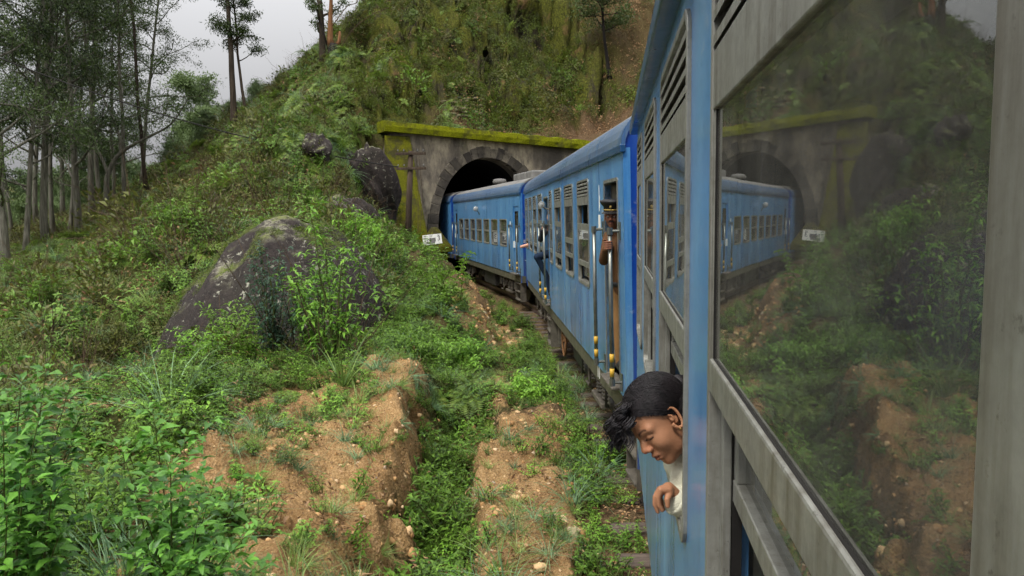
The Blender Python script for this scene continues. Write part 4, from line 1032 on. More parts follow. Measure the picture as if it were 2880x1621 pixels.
def scatter(name, kind, x, y, size, sink=.0, tilt=.5, label=None, cat=None, size_var=.35, z=None):
    """ONE ground-cover object: points on the ground, each planted with one of the kind's plants"""
    n = len(x); zz = ground(x, y) if z is None else z; e = .15
    g0 = ground(x, y) if z is not None else zz; nx = -(ground(x + e, y) - g0) / e; ny = -(ground(x, y + e) - g0) / e
    sl_ = np.clip(np.hypot(nx, ny), 0, 2.5); d = np.stack([nx, ny, np.ones(n)], 1); d = unit(d * np.array([tilt, tilt, 1.0]))
    size = np.broadcast_to(size, (n,)) * np.exp(rng.normal(0, size_var, n))
    # Euler XYZ that takes +Z to d after a random spin
    spin = rng.uniform(0, 6.283, n); ry = np.arcsin(np.clip(d[:, 0], -1, 1)); rx = -np.arctan2(d[:, 1], d[:, 2])
    rot = np.zeros((n, 3))
    for i in range(n):
        q = Vector((0, 0, 1)).rotation_difference(Vector(d[i])).to_matrix() @ Matrix.Rotation(spin[i], 3, 'Z'); rot[i] = q.to_euler()
    me = bpy.data.meshes.new(name); me.vertices.add(n); me.vertices.foreach_set('co', np.stack([x, y, zz - sink * size], 1).astype(np.float32).ravel())
    a = me.attributes.new('rot', 'FLOAT_VECTOR', 'POINT'); a.data.foreach_set('vector', rot.astype(np.float32).ravel())
    a = me.attributes.new('scl', 'FLOAT', 'POINT'); a.data.foreach_set('value', size.astype(np.float32))
    a = me.attributes.new('idx', 'INT', 'POINT'); a.data.foreach_set('value', rng.integers(0, len(proto_col[kind].objects), n).astype(np.int32))
    o = link(name, me); tag(o, label, cat, kind='stuff')
    ng = bpy.data.node_groups.new(name, 'GeometryNodeTree')
    ng.interface.new_socket('Geometry', in_out='INPUT', socket_type='NodeSocketGeometry'); ng.interface.new_socket('Geometry', in_out='OUTPUT', socket_type='NodeSocketGeometry')
    gi, go = ng.nodes.new('NodeGroupInput'), ng.nodes.new('NodeGroupOutput'); iop = ng.nodes.new('GeometryNodeInstanceOnPoints'); ci = ng.nodes.new('GeometryNodeCollectionInfo')
    ci.inputs['Collection'].default_value = proto_col[kind]; ci.inputs['Separate Children'].default_value = True; ci.inputs['Reset Children'].default_value = True
    def na(nm, ty):
        q = ng.nodes.new('GeometryNodeInputNamedAttribute'); q.data_type = ty; q.inputs['Name'].default_value = nm
        return next(s for s in q.outputs if s.enabled and s.name == 'Attribute')
    er = ng.nodes.new('FunctionNodeEulerToRotation'); ng.links.new(na('rot', 'FLOAT_VECTOR'), er.inputs[0])
    L = ng.links.new; L(gi.outputs[0], iop.inputs['Points']); L(ci.outputs[0], iop.inputs['Instance']); iop.inputs['Pick Instance'].default_value = True
    L(na('idx', 'INT'), iop.inputs['Instance Index']); L(er.outputs[0], iop.inputs['Rotation']); L(na('scl', 'FLOAT'), iop.inputs['Scale']); L(iop.outputs[0], go.inputs[0])
    md = o.modifiers.new('planting', 'NODES'); md.node_group = ng; return o

def polar_pts(n, r0, r1, a0=-42, a1=16, p=2.0):
    """random ground points in the wedge the line of sight covers; p=2 even per area, p<2 denser near"""
    r = (r0 ** p + rng.random(n) * (r1 ** p - r0 ** p)) ** (1 / p); a = R(a0) + rng.random(n) * R(a1 - a0); return np.sin(a) * r, np.cos(a) * r
def keep(x, y, f):
    h, m = ground(x, y, True); k = rng.random(len(x)) < np.clip(f(x, y, h, m), 0, 1); return x[k], y[k]
def zone_open(m, y): return (m['u'] > 1.55) & ~((np.abs(m['a']) < 3.4) & (m['b'] > -.4) & (m['b'] < .9))

# green cover near the line: small herbs, weeds, ferns, grass
pt = fbm
def near_green(x, y, h, m):
    rockf = 1 - .93 * np.exp(-(((x + 5.7) / 2.2) ** 4 + ((y - 12.9) / 1.9) ** 4))
    patch = pt(x * .9, y * .9, 3, 51) + .5
    g = np.where(m['near'] > .5, np.where(m['bench'] > .5, .05, np.where(m['drain'] > .5, 1.0, .10 + .35 * (x < -2.1) + .55 * (m['clay'] < .3))), .75)
    bedv = (m['u'] > .9) & (m['u'] < 2.3)
    g = np.where(bedv & (m['near'] < .5), .25 + .75 * sstep(y, 9, 12), g); g = g * rockf * np.where((y > 11) & (m['u'] < 3.8), 1 - 1.2 * np.clip(m['clay'], 0, .8), 1) * np.where(y > 9, (m['u'] > 1.5), 1)
    g = g * np.where(y > 8, .12 + .88 * sstep(x + .25 * (y - 11), -6.2, -4.2), .55 + .45 * sstep(x, -3.5, -1.5))
    return g * (.35 + .9 * patch) * (m['u'] > 1.15) * (m['b'] < .1) * (m['face'] < .3)
x, y = keep(*polar_pts(9000, 3.2, 17, p=1.3), near_green); scatter('ground_herbs', 'herb', x, y, .75, label='low leafy green herbs carpeting the drain and trackside', cat='ground cover')
x, y = keep(*polar_pts(9000, 14, 36, p=1.5), lambda x, y, h, m: near_green(x, y, h, m) * (m['u'] < 14)); scatter('trackside_herbs', 'herb', x, y, .8, label='leafy green herbs on the bank by the far coach', cat='ground cover')
x, y = keep(*polar_pts(3000, 4, 18, p=1.3), lambda x, y, h, m: near_green(x, y, h, m) * (m['u'] > 2.7) * (m['clay'] < .3) * (pt(x * .6, y * .6, 3, 77) > -.12)); scatter('weeds', 'weed', x, y, .62, label='knee-high broad-leaved weeds along the drain and bank', cat='weeds')
x, y = keep(*polar_pts(2600, 16, 34, p=1.5), lambda x, y, h, m: (m['u'] > 3.6) * (m['b'] < -1) * .55 * (1 - m['clay'])); scatter('bank_weeds', 'weed', x, y, 1.0, label='broad-leaved weeds covering the bank below the hillside', cat='weeds')
x, y = keep(*polar_pts(1500, 5, 20, p=1.4), lambda x, y, h, m: near_green(x, y, h, m) * (m['u'] > 2.4) * (y > 7.5) * (pt(x * .5, y * .5, 3, 5) > .0)); scatter('ferns', 'fern', x, y, .5, label='light green ferns on the mound and below the boulder', cat='ferns')
x, y = keep(*polar_pts(3600, 3.5, 18, p=1.3), lambda x, y, h, m: (m['u'] > 1.2) * np.where(m['near'] > .5, .24 + .6 * (pt(x, y, 2, 9) > .06) * (m['bench'] < .5), .6) * (m['drain'] < .6)); scatter('grass_tufts', 'grass', x, y, .55, label='short green grass on the clay mound and trackside', cat='grass')
x, y = keep(*polar_pts(4200, 3.2, 14, p=1.2), lambda x, y, h, m: np.where(m['clay'] > .4, .9, .25) * (m['near'] > .3) + .5 * (m['bed'] > .5) * (m['u'] > 1)); scatter('gravel', 'pebble', x, y, .017, sink=.2, tilt=1, label='loose orange clay stones on the mound and bench', cat='gravel', size_var=.42)
x, y = keep(*polar_pts(1500, 4, 12, p=1.2), lambda x, y, h, m: np.where((m['clay'] > .2) & (np.abs(m['bench'] - .5) + np.abs(m['mound'] - .5) < .8), .8, .08) * (m['near'] > .4)); scatter('clay_clods', 'pebble', x, y, .032, sink=.35, tilt=.6, label='crumbling clay clods along the broken edges of bench and mound', cat='clods', size_var=.45)
x, y = keep(*polar_pts(2200, 14, 26, p=1.3, a0=-14, a1=3), lambda x, y, h, m: m['clay'] * 1.4); scatter('bank_rubble', 'pebble', x, y, .032, sink=.2, tilt=1, label='orange rubble on the dirt bank by the middle coach', cat='rubble', size_var=.5)
x, y = keep(*polar_pts(1700, 5.6, 12, p=1.3), lambda x, y, h, m: (m['near'] > .3) * .5); scatter('dry_leaves', 'litter', x, y, .34, tilt=1, label='dry brown leaves strewn over the clay', cat='leaf litter')
# the hillside: ferns and scrub on the left slope and the crest, creeper and moss above the tunnel
def slope(x, y, h, m): return (1 - .95 * np.exp(-(((x + 5.7) / 2.0) ** 4 + ((y - 13.4) / 1.6) ** 4))) * ((m['u'] > 5) | (m['b'] > 1)) * (m['face'] < .5) * (m['near'] < .3) * 1.0
x, y = keep(*polar_pts(11000, 12, 56, a1=-3, p=1.6), lambda x, y, h, m: slope(x, y, h, m) * (pt(x * .22, y * .22, 3, 61) > -.04)); scatter('hillside_ferns', 'fern', x, y, .75, tilt=.8, label='light green ferns covering the hillside up to the crest', cat='ferns')
x, y = keep(*polar_pts(7000, 8, 78, a0=-48, a1=-3, p=1.5), lambda x, y, h, m: slope(x, y, h, m) * (.25 + .9 * (pt(x * .18, y * .18, 3, 71) > -.05))); scatter('hillside_scrub', 'scrub', x, y, .95 * np.clip(np.hypot(x, y) / 22, .42, 1), tilt=.6, label='dull olive scrub over the left hillside', cat='scrub')
x, y = keep(*polar_pts(6500, 9, 52, a0=-46, a1=-4, p=1.6), lambda x, y, h, m: slope(x, y, h, m) * .8); scatter('hillside_grass', 'grass', x, y, 1.05, tilt=.6, label='long grass on the hillside', cat='grass')
x, y = keep(*polar_pts(2000, 9, 50, a0=-46, a1=-4, p=1.6), lambda x, y, h, m: slope(x, y, h, m) * .9 * (pt(x * .2, y * .2, 3, 91) > .0)); scatter('dead_brush', 'twigs', x, y, .65, tilt=.5, label='bare grey-brown brush on the left slope', cat='brush')
x, y = keep(*polar_pts(2200, 12, 50, a0=-40, a1=-4, p=1.6), lambda x, y, h, m: slope(x, y, h, m) * (pt(x * .3, y * .3, 3, 15) > .1)); scatter('slope_leaf_litter', 'litter', x, y, .8, tilt=1, label='dry fern and leaf litter on the slope', cat='leaf litter')
def above(x, y, h, m): return (m['b'] > .9) * (m['face'] + m['litter'] >= .5)
x, y = keep(*polar_pts(15000, 37, 62, a0=-15, a1=12, p=1.6), lambda x, y, h, m: above(x, y, h, m) * (m['litter'] < .5) * (.45 + .55 * (pt(x * .4, y * .4, 3, 101) > -.05))); scatter('moss_creeper', 'creeper', x, y, .85, tilt=1, label='mossy creeper over the steep face above the tunnel', cat='creeper')
x, y = keep(*polar_pts(5200, 37, 62, a0=-13, a1=12, p=1.6), lambda x, y, h, m: above(x, y, h, m) * (.1 + .9 * (m['litter'] > .4))); scatter('fallen_leaves', 'litter', x, y, .8, tilt=1, label='brown fallen leaves on the ledge above the tunnel', cat='leaf litter')
x, y = keep(*polar_pts(700, 37, 60, a0=-13, a1=12, p=1.6), lambda x, y, h, m: above(x, y, h, m) * .6 * (pt(x * .3, y * .3, 3, 131) > .05)); scatter('cliff_ferns', 'fern', x, y, .7, tilt=.8, label='ferns rooted in the steep face above the tunnel', cat='ferns')
x, y = keep(*polar_pts(900, 37, 60, a0=-13, a1=12, p=1.6), lambda x, y, h, m: above(x, y, h, m) * .6 * (pt(x * .3, y * .3, 3, 231) > .02)); scatter('cliff_scrub', 'scrub', x, y, .85, tilt=.8, label='small scrub rooted in the steep face', cat='scrub')
x, y = keep(*polar_pts(500, 36.3, 40, a0=-11, a1=7, p=1.6), lambda x, y, h, m: (m['b'] > .7) * (m['b'] < 1.5) * .8); scatter('coping_grass', 'grass', x, y, .8, label='grass fringe behind the tunnel coping', cat='grass')

# ------------------------------------------------------------------ boulders
def boulder(name, label, c, rad, seed, squash=1.0, rz=0.0, mat='rock', peak=(0, 0), n=5, amp=.22):
    bm = bmesh.new(); bmesh.ops.create_icosphere(bm, subdivisions=n, radius=1.0)
    v = np.array([q.co[:] for q in bm.verts]); f = [tuple(w.index for w in q.verts) for q in bm.faces]; bm.free()
    d = 1 + amp * (fbm(v[:, 0] * 1.1 + v[:, 2] * .7 + seed, v[:, 1] * 1.1 - v[:, 2] * .9, 3, seed) * 1.4) + amp * .18 * fbm(v[:, 0] * 6 + v[:, 2] * 3, v[:, 1] * 6 - v[:, 2] * 4, 3, seed + 9)
    v = v * d[:, None]; zz = np.clip(v[:, 2], 0, None)
    v = v * np.array([1, 1, squash]); v[:, 0] += peak[0] * zz ** 1.3; v[:, 1] += peak[1] * zz ** 1.3
    k = 1 - .14 * np.clip(zz, 0, 1) ** 1.5; v[:, 0] *= k; v[:, 1] *= k
    o = link(name, npmesh(name, v * np.array(rad), np.array(f), True), MAT[mat]); o.location = c; o.rotation_euler = (0, 0, rz); tag(o, label, 'boulder'); return o
def gz1(x, y): return float(ground(np.array([x]), np.array([y]))[0])
c = P(778, 850, 15.2)
bo = boulder('boulder', 'huge dark lichen-spotted boulder beside the green sapling', (c[0], c[1], -.6), (2.3, 2.1, 3.35), 4, rz=R(18), peak=(.16, .1), n=6, amp=.2)
bpy.context.view_layer.update()
_mw = np.array(bo.matrix_world); _bv = np.array([w.co[:] for w in bo.data.vertices]); _bn = np.array([w.normal[:] for w in bo.data.vertices])
_wv = _bv @ _mw[:3, :3].T + _mw[:3, 3]; _wn = _bn @ _mw[:3, :3].T; _sel = np.where((_wv[:, 2] > .3) & (_wn[:, 0] < -.35) & (_wn[:, 1] < .55) & (_wn[:, 1] > -.35) & (fbm(_wv[:, 1] * 1.5, _wv[:, 2] * 1.5, 3, 5) > -.12))[0]
_sel = np.concatenate([_sel, np.where((_wv[:, 2] > 2.0) & (_wn[:, 2] > .55) & (fbm(_wv[:, 0] * 1.5, _wv[:, 1] * 1.5, 3, 8) > .08))[0]])
_sel = rng.choice(_sel, min(len(_sel), 700), replace=False)
scatter('boulder_moss', 'creeper', _wv[_sel, 0], _wv[_sel, 1], .26, tilt=1, label='bright moss and creeper strip along the left edge of the huge boulder', cat='moss', z=_wv[_sel, 2])
for lab, px, py, Y, r, sd in (('dark rock jutting from the fern slope above the boulder', 885, 430, 30.4, (.6, .7, .6), 12),
                              ('black rock outcrop on the slope right of the small jutting rock', 975, 500, 32.4, (.8, .8, .8), 21),
                              ('tall black rock face close behind the telegraph pole', 1045, 545, 32.6, (1.2, 1.0, 1.9), 33),
                              ('low dark ledge of rock right of the huge boulder', 985, 625, 27.0, (1.5, .9, 1.0), 45)):
    q = P(px, py, Y); boulder('rock_outcrop', lab, tuple(q), r, sd, rz=sd, n=5, amp=.7)
for lab, px, py, Y, r, sd in (('grey flat stone in the orange bank by the middle coach', 1282, 878, 16.9, (.26, .2, .13), 3), ('small tan stone on the bench top near its broken edge', 1395, 1430, 6.5, (.035, .03, .025), 8),
                              ('tan stone on the trackside edge of the bench', 1612, 1465, 6.4, (.07, .06, .05), 15), ('brown clod at the foot of the bench beside the drain', 1520, 1590, 5.6, (.06, .05, .035), 19)):
    q = P(px, py, Y); o = boulder('stone', lab, (q[0], q[1], gz1(q[0], q[1]) + r[2] * .3), r, sd, rz=sd, n=3, mat='rock', amp=.6); o.data.materials[0] = pebm.m; o['category'] = 'stone'

# ------------------------------------------------------------------ telegraph pole, sign, wire
q = P(1147, 716, 31); pz = gz1(q[0], q[1]); pole = empty('telegraph_pole', (q[0], q[1], pz))
tag(pole, 'weathered timber telegraph pole with two crossarms by the tunnel', 'pole')
top = P(1156, 425, 31); dx, dy, dz = top[0] - q[0], top[1] - q[1], top[2] - pz
MB().tube([(0, 0, -.5), (dx * .5, 0, dz * .5), (dx, 0, dz)], [.135, .125, .105], 12).build('post', MAT['pole'], pole, smooth=True)
for zt in (dz - .12, dz - .72):
    arm = MB().box(dx - .62, dx + .62, -.16, -.08, zt - .05, zt + .05).build('crossarm', MAT['pole'], pole, bevel=.01)
    for k in (-.52, -.28, .28, .52): MB().lathe((dx + k, -.12, zt + .05), 'z', [(.012, 0), (.012, .05), (.03, .055), (.035, .08), (.02, .10), (.024, .12), (.01, .13)], 10).build('insulator', MAT['roofgrey'], arm, smooth=True)
MB().tube([(dx + .25, -.15, dz - .1), (dx + .28, -.2, dz * .6), (dx + .22, -.2, .3)], .012, 6).build('stay_cable', MAT['twig'], pole)
MB().tube([(dx + .33, -.15, dz - .1), (dx + .45, -.2, dz * .5), (dx + .30, -.2, .3)], .010, 6).build('stay_cable', MAT['twig'], pole)
# signboard
q = P(1216, 674, 31.4); sg = empty('number_sign', tuple(q), R(8)); sg.rotation_euler = (R(-6), R(-5), R(10)); tag(sg, 'tilted white board with black hand-painted number at the tunnel mouth', 'sign')
MB().box(-.40, .40, -.012, .012, -.21, .21).build('board', MAT['white'], sg, bevel=.006)
def stx(s, x, z, size, rot=0): o = text('lettering', s, MAT['black'], sg, (x, -.0145, z), (R(90), R(rot), 0), size); return o
stx('40', -.31, .15, .10); stx('45', -.06, .15, .10); stx('24', .27, .15, .10); stx('TN', -.22, .0, .22); stx('3', .27, .02, .28)
MB().box(-.12, .14, -.0145, -.0125, -.10, .06).box(-.26, .10, -.0148, -.0125, -.17, -.08).build('paint_smudge', MAT['roofgrey'], sg)
for x in (-.15, .2): MB().box(x - .03, x + .03, .013, .06, -.9, .26).build('post', MAT['pole'], sg)
# slack wire across the valley
w0, w1 = P(-60, 140, 30), P(1120, 470, 31); cu = []
for i in range(25):
    t = i / 24; p = w0 * (1 - t) + w1 * t; p[2] -= 4 * t * (1 - t) * .55; cu.append(p)
wm = MB().tube(cu, .026, 6).build('overhead_wire', MAT['rubber']); tag(wm, 'thin black wire running from the pole across the trees', 'wire')

# ------------------------------------------------------------------ trees
def branch(p0, d, L, n, up, wander, rs):
    p = [np.array(p0, float)]; d = np.array(d, float)
    for i in range(n):
        d = unit(d + rs.normal(0, wander, 3) + np.array([0, 0, up])); p.append(p[-1] + d * L / n)
    return np.array(p)
def make_tree(seed, H, r0, crown_from=.38, nb=22, blen=.24, leaf=(.20, .055), per=46, lean=(0, 0), clump=.75, flat=.55, forks=3, hang=.5):
    rs = np.random.default_rng(seed); tr = MB(); lf = []
    path = [np.array([0, 0, -.6])]; n = 12; d = unit(np.array([lean[0], lean[1], 1.0]))
    for i in range(n): d = unit(d + rs.normal(0, .035, 3) + np.array([0, 0, .03])); path.append(path[-1] + d * (H + .6) / n)
    path = np.array(path); ts = np.linspace(0, 1, n + 1); tr.tube(path, list(r0 * (1 - .82 * ts ** .9) * (1 + .35 * np.exp(-ts * 25))), 9)
    def at(t): return np.array([np.interp(t, ts, path[:, k]) for k in range(3)])
    for i in range(nb):
        t = crown_from + (1 - crown_from) * ((i + rs.random()) / nb) ** .9; az_ = i * 2.4 + rs.normal(0, .4); el = rs.uniform(.15, .8)
        L = H * blen * (1.1 - .65 * (t - crown_from) / (1 - crown_from)) * rs.uniform(.6, 1.2); dd = np.array([math.cos(az_), math.sin(az_), el])
        bp = branch(at(min(t, .98)), dd, L, 6, .06, .16, rs); rb = r0 * (1 - .82 * t) * .5; tr.tube(bp, list(np.linspace(rb, .015, len(bp))), 5, cap=False)
        tips = [bp[-1], bp[4]]
        for k in range(forks):
            s0 = bp[rs.integers(2, 6)]; sb = branch(s0, unit(rs.normal(0, 1, 3) + dd * .8 + [0, 0, .25]), L * rs.uniform(.25, .5), 4, .05, .2, rs); tr.tube(sb, list(np.linspace(rb * .4, .01, len(sb))), 4, cap=False); tips += [sb[-1], sb[2]]
        for tp in tips:
            m = int(per * rs.uniform(.5, 1.4)); g = rs.normal(0, 1, (m, 3)); g = unit(g) * (clump * rs.uniform(.6, 1.2) * rs.random(m) ** .5)[:, None] * np.array([1, 1, flat])
            dl = rs.normal(0, .7, (m, 3)) + [0, 0, -hang]; lf.append(leaves(tp + g, dl, rs.normal(0, 1, (m, 3)), leaf[0] * rs.uniform(.6, 1.3, m), leaf[1], .15, .1))
    v, t_, a = join(lf); return meshdata('trunk', tr.v, tr.f, True), npmesh('crown', v, t_, False, dict(v=a))
def plant_tree(name, meshes, px, py, Y, label, rz=0, s=1.0, bark='bark', leafm='gum', group='eucalyptus trees on the left slope', off=0.0, cat='tree', ground_z=True):
    q = P(px, py, Y); z = gz1(q[0], q[1]) if ground_z else q[2]
    t = empty(name, (q[0], q[1], z - off), rz); t.scale = (s, s, s); tag(t, label, cat, group)
    for nm, me, mt in (('trunk', meshes[0], bark), ('crown', meshes[1], leafm)):
        if me is None: continue
        o = link(nm, me, MAT[mt], t)
        if nm == 'crown': o['kind'] = 'stuff'
    return t
gumA = make_tree(1, 24, .23, .16, 36, .19, per=60, clump=.9); gumB = make_tree(2, 26, .20, .20, 34, .17, per=60, clump=.9); gumC = make_tree(3, 22, .15, .15, 34, .2, lean=(.03, 0), per=60, clump=.9); gumD = make_tree(9, 25, .14, .24, 30, .17, per=60, clump=.9)
gum = [gumA, gumB, gumC, gumD]
spots = [(18, 800, 34, 0, 'leftmost pale gum trunk at the picture edge'), (72, 790, 37, 2, 'second pale gum from the left edge, leaning slightly'), (130, 700, 40, 1, 'straight pale gum third in from the left edge'),
         (152, 690, 47, 3, 'slim gum just behind the third trunk'), (192, 660, 50, 2, 'slender gum standing between the two thickest trunks'), (222, 625, 44, 0, 'thickest pale gum trunk of the left group'),
         (262, 610, 50, 1, 'gum right beside the thickest trunk'), (286, 600, 47, 3, 'rightmost tall gum of the dense left group'), (40, 760, 52, 3, 'gum half hidden behind the two leftmost trunks'),
         (110, 720, 58, 1, 'distant gum in the dark gap between left trunks'), (318, 570, 62, 2, 'far gum at the right edge of the dense left group'), (-60, 780, 38, 1, 'gum whose crown leans in at the left picture edge'), (180, 640, 64, 0, 'most distant gum deep behind the thick trunk'), (352, 560, 46, 3, 'leafy gum between the dense group and the lone thin gum'), (395, 545, 56, 2, 'gum crowded behind the lone thin gum')]
for i, (px, py, Y, k, lab) in enumerate(spots): plant_tree('eucalyptus_tree', gum[k], px, py, Y, lab, rz=i * 1.9, s=.92 + .05 * (i % 4))
thin = make_tree(5, 24, .13, .55, 14, .15, per=26, clump=.6); plant_tree('eucalyptus_tree', thin, 412, 520, 47, 'thin straight gum standing alone right of the dense group', bark='barkdark')
# crooked low tree
rs = np.random.default_rng(14); tr = MB(); lf = []
limbs = [[(0, 0, -.4), (.3, 0, 1.6), (.5, 0, 3), (1.2, .2, 4.2), (2.6, .3, 5.0), (4.2, .2, 5.8), (5.4, 0, 7.2)], [(.5, 0, 3), (-.2, .2, 4.6), (-1.4, .3, 6.2), (-2.6, .1, 7.4)], [(1.2, .2, 4.2), (1.0, .4, 5.6), (.3, .4, 7.4), (0, .2, 9)], [(2.6, .3, 5), (2.9, .1, 6.4), (2.6, 0, 8)]]
for lp_, r in zip(limbs, (.2, .1, .09, .07)):
    pts = catmull([np.array(q, float) for q in lp_], 5); tr.tube(pts, list(np.linspace(r, .025, len(pts))), 8, cap=False)
    for tp in pts[-9:]:
        for _ in range(2):
            m = 50; g = unit(rs.normal(0, 1, (m, 3))) * (.9 * rs.random(m) ** .5)[:, None] * np.array([1, 1, .45]); lf.append(leaves(tp + rs.normal(0, .5, 3) + g, rs.normal(0, .7, (m, 3)) + [0, 0, -.3], rs.normal(0, 1, (m, 3)), .17 * rs.uniform(.6, 1.3, m), .05, .15, .1))
v, t_, a = join(lf); plant_tree('crooked_tree', (meshdata('trunk', tr.v, tr.f, True), npmesh('crown', v, t_, False, dict(v=a))), 288, 610, 44, 'low crooked tree with limbs curving over the slope', group=None)
# trees on the crest
crest = make_tree(21, 15, .21, .34, 12, .10, per=40, clump=.5, lean=(-.05, 0)); plant_tree('eucalyptus_tree', crest, 662, 372, 45, 'tall bare-trunked gum on the crest against the sky', rz=.4, bark='barkdark', group='gums on the crest')
crest2 = make_tree(22, 12, .10, .28, 26, .13, per=44, clump=.55, lean=(-.05, 0)); plant_tree('eucalyptus_tree', crest2, 697, 350, 45.5, 'slender leafy gum just right of the tall crest gum', rz=0, bark='barkdark', group='gums on the crest')
crest3 = make_tree(23, 11, .21, .12, 18, .14, per=34, clump=.45, lean=(-.02, 0)); plant_tree('eucalyptus_tree', crest3, 908, 165, 45.2, 'dark gum trunk beside the splintered stump on the crest', rz=2.2, bark='barkdark', group='gums on the crest')
q = P(938, 165, 44.6); st = empty('splintered_stump', (q[0], q[1], gz1(q[0], q[1]) - .15)); tag(st, 'charred stump with a split raw-wood spar on the crest', 'tree stump')
MB().tube([(0, 0, -.5), (0, 0, .3), (.02, 0, .95), (.05, 0, 1.2)], [.40, .33, .31, .26], 12).build('base', MAT['char'], st, smooth=True)
MB().tube([(-.1, 0, 1.0), (-.16, 0, 1.5), (-.1, 0, 2.6), (-.02, 0, 3.6), (.05, 0, 5.5)], [.24, .17, .13, .10, .08], 9).build('spar', MAT['rawwood'], st, smooth=True)
MB().tube([(.15, 0, 1.05), (.36, 0, 1.3), (.42, 0, 1.9)], [.14, .11, .06], 8).build('fork', MAT['rawwood'], st, smooth=True)
MB().tube([(-.25, 0, .8), (-.5, 0, 1.7), (-.7, 0, 2.6)], [.07, .05, .02], 6).build('fork', MAT['char'], st, smooth=True)
MB().tube(catmull([np.array(p, float) for p in ((0, 0, 2.2), (.9, 0, 3.3), (1.5, 0, 3.6), (1.5, 0, 5.2), (.9, 0, 6.4))], 4), .025, 5).build('dead_branch', MAT['twig'], st)
MB().tube(catmull([np.array(p, float) for p in ((.4, 0, .9), (1.0, 0, 1.8), (2.1, 0, 2.7), (3.3, 0, 3.2))], 4), .022, 5).build('dead_branch', MAT['twig'], st)
# rounded trees beyond the crest
um = make_tree(31, 9, .22, .35, 24, .36, leaf=(.24, .09), per=70, clump=.95, flat=.5, forks=3, hang=.1); um2 = make_tree(32, 8, .2, .3, 22, .4, leaf=(.26, .09), per=70, clump=1.0, flat=.45, hang=.1)
for i, (px, py, Y, k, s, lab) in enumerate(((735, 212, 60, 0, .55, 'round-crowned tree peeping over the crest'), (650, 265, 62, 1, .5, 'lower round tree left of the crest gums'), (590, 300, 58, 1, .42, 'bushy tree at the foot of the crest gums'),
                                           (520, 325, 80, 0, .6, 'flat-topped tree in the gap left of the crest gums'), (480, 375, 70, 1, .6, 'wide bushy tree behind the thin lone gum'), (560, 345, 90, 0, .6, 'small far tree between the flat-topped and the bushy trees'))):
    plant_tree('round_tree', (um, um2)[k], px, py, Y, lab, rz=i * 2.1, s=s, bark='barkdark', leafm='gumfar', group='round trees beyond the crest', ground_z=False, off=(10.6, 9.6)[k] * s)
# low tree high on the face above the tunnel
ft = make_tree(41, 6.0, .12, .40, 24, .34, leaf=(.15, .06), per=60, clump=.6, hang=.2, lean=(-.12, 0)); plant_tree('small_tree', ft, 1716, 215, float(on_ground(1716, 215, 38, 60)[1]) + .1, 'small dark tree clinging to the steep face above the train roofs', bark='char', leafm='gum', group=None)
# far wood on the valley side, one mass
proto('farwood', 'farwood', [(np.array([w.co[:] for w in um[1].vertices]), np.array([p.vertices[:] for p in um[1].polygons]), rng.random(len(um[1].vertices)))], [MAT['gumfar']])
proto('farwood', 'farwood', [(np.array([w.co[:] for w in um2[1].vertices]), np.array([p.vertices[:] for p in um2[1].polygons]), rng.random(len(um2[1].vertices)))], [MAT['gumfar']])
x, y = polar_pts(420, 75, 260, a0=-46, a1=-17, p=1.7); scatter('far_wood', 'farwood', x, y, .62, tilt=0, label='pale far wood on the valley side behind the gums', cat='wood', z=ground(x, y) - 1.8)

# ------------------------------------------------------------------ individual plants
def leaf_mesh(L, W, rs, n=5):
    """broad pointed leaf along +y with a folded midrib, wavy toothed edge and drooping tip"""
    v, f = [], []
    for i in range(n + 1):
        t = i / n; w = W * .5 * (math.sin(min(1, t * 1.25 + .08) * math.pi * .62) ** 1.2 * (1 - t ** 2.2) + .01); z = L * (.10 * t - .30 * t * t)
        for s, k in ((-1, 0), (0, 1), (1, 2)):
            e = w * (1 + .10 * (-1) ** i); v.append((s * e, L * t, z + abs(s) * w * .35 - (0 if s else 0) + rs.normal(0, .02) * w))
    for i in range(n):
        for k in (0, 1): a = i * 3 + k; f.append((a, a + 1, a + 4, a + 3))
    v += [(-.004, -.02, .004), (.004, -.02, .004)]; f.append((len(v) - 2, len(v) - 1, 1))
    me = meshdata('leaf', v, f, True); a = me.attributes.new('v', 'FLOAT', 'POINT'); a.data.foreach_set('value', np.full(len(v), rs.random(), np.float32)); return me
rs = np.random.default_rng(77); leaf_lib = [leaf_mesh(1.0, rs.uniform(.46, .62), rs) for _ in range(10)]
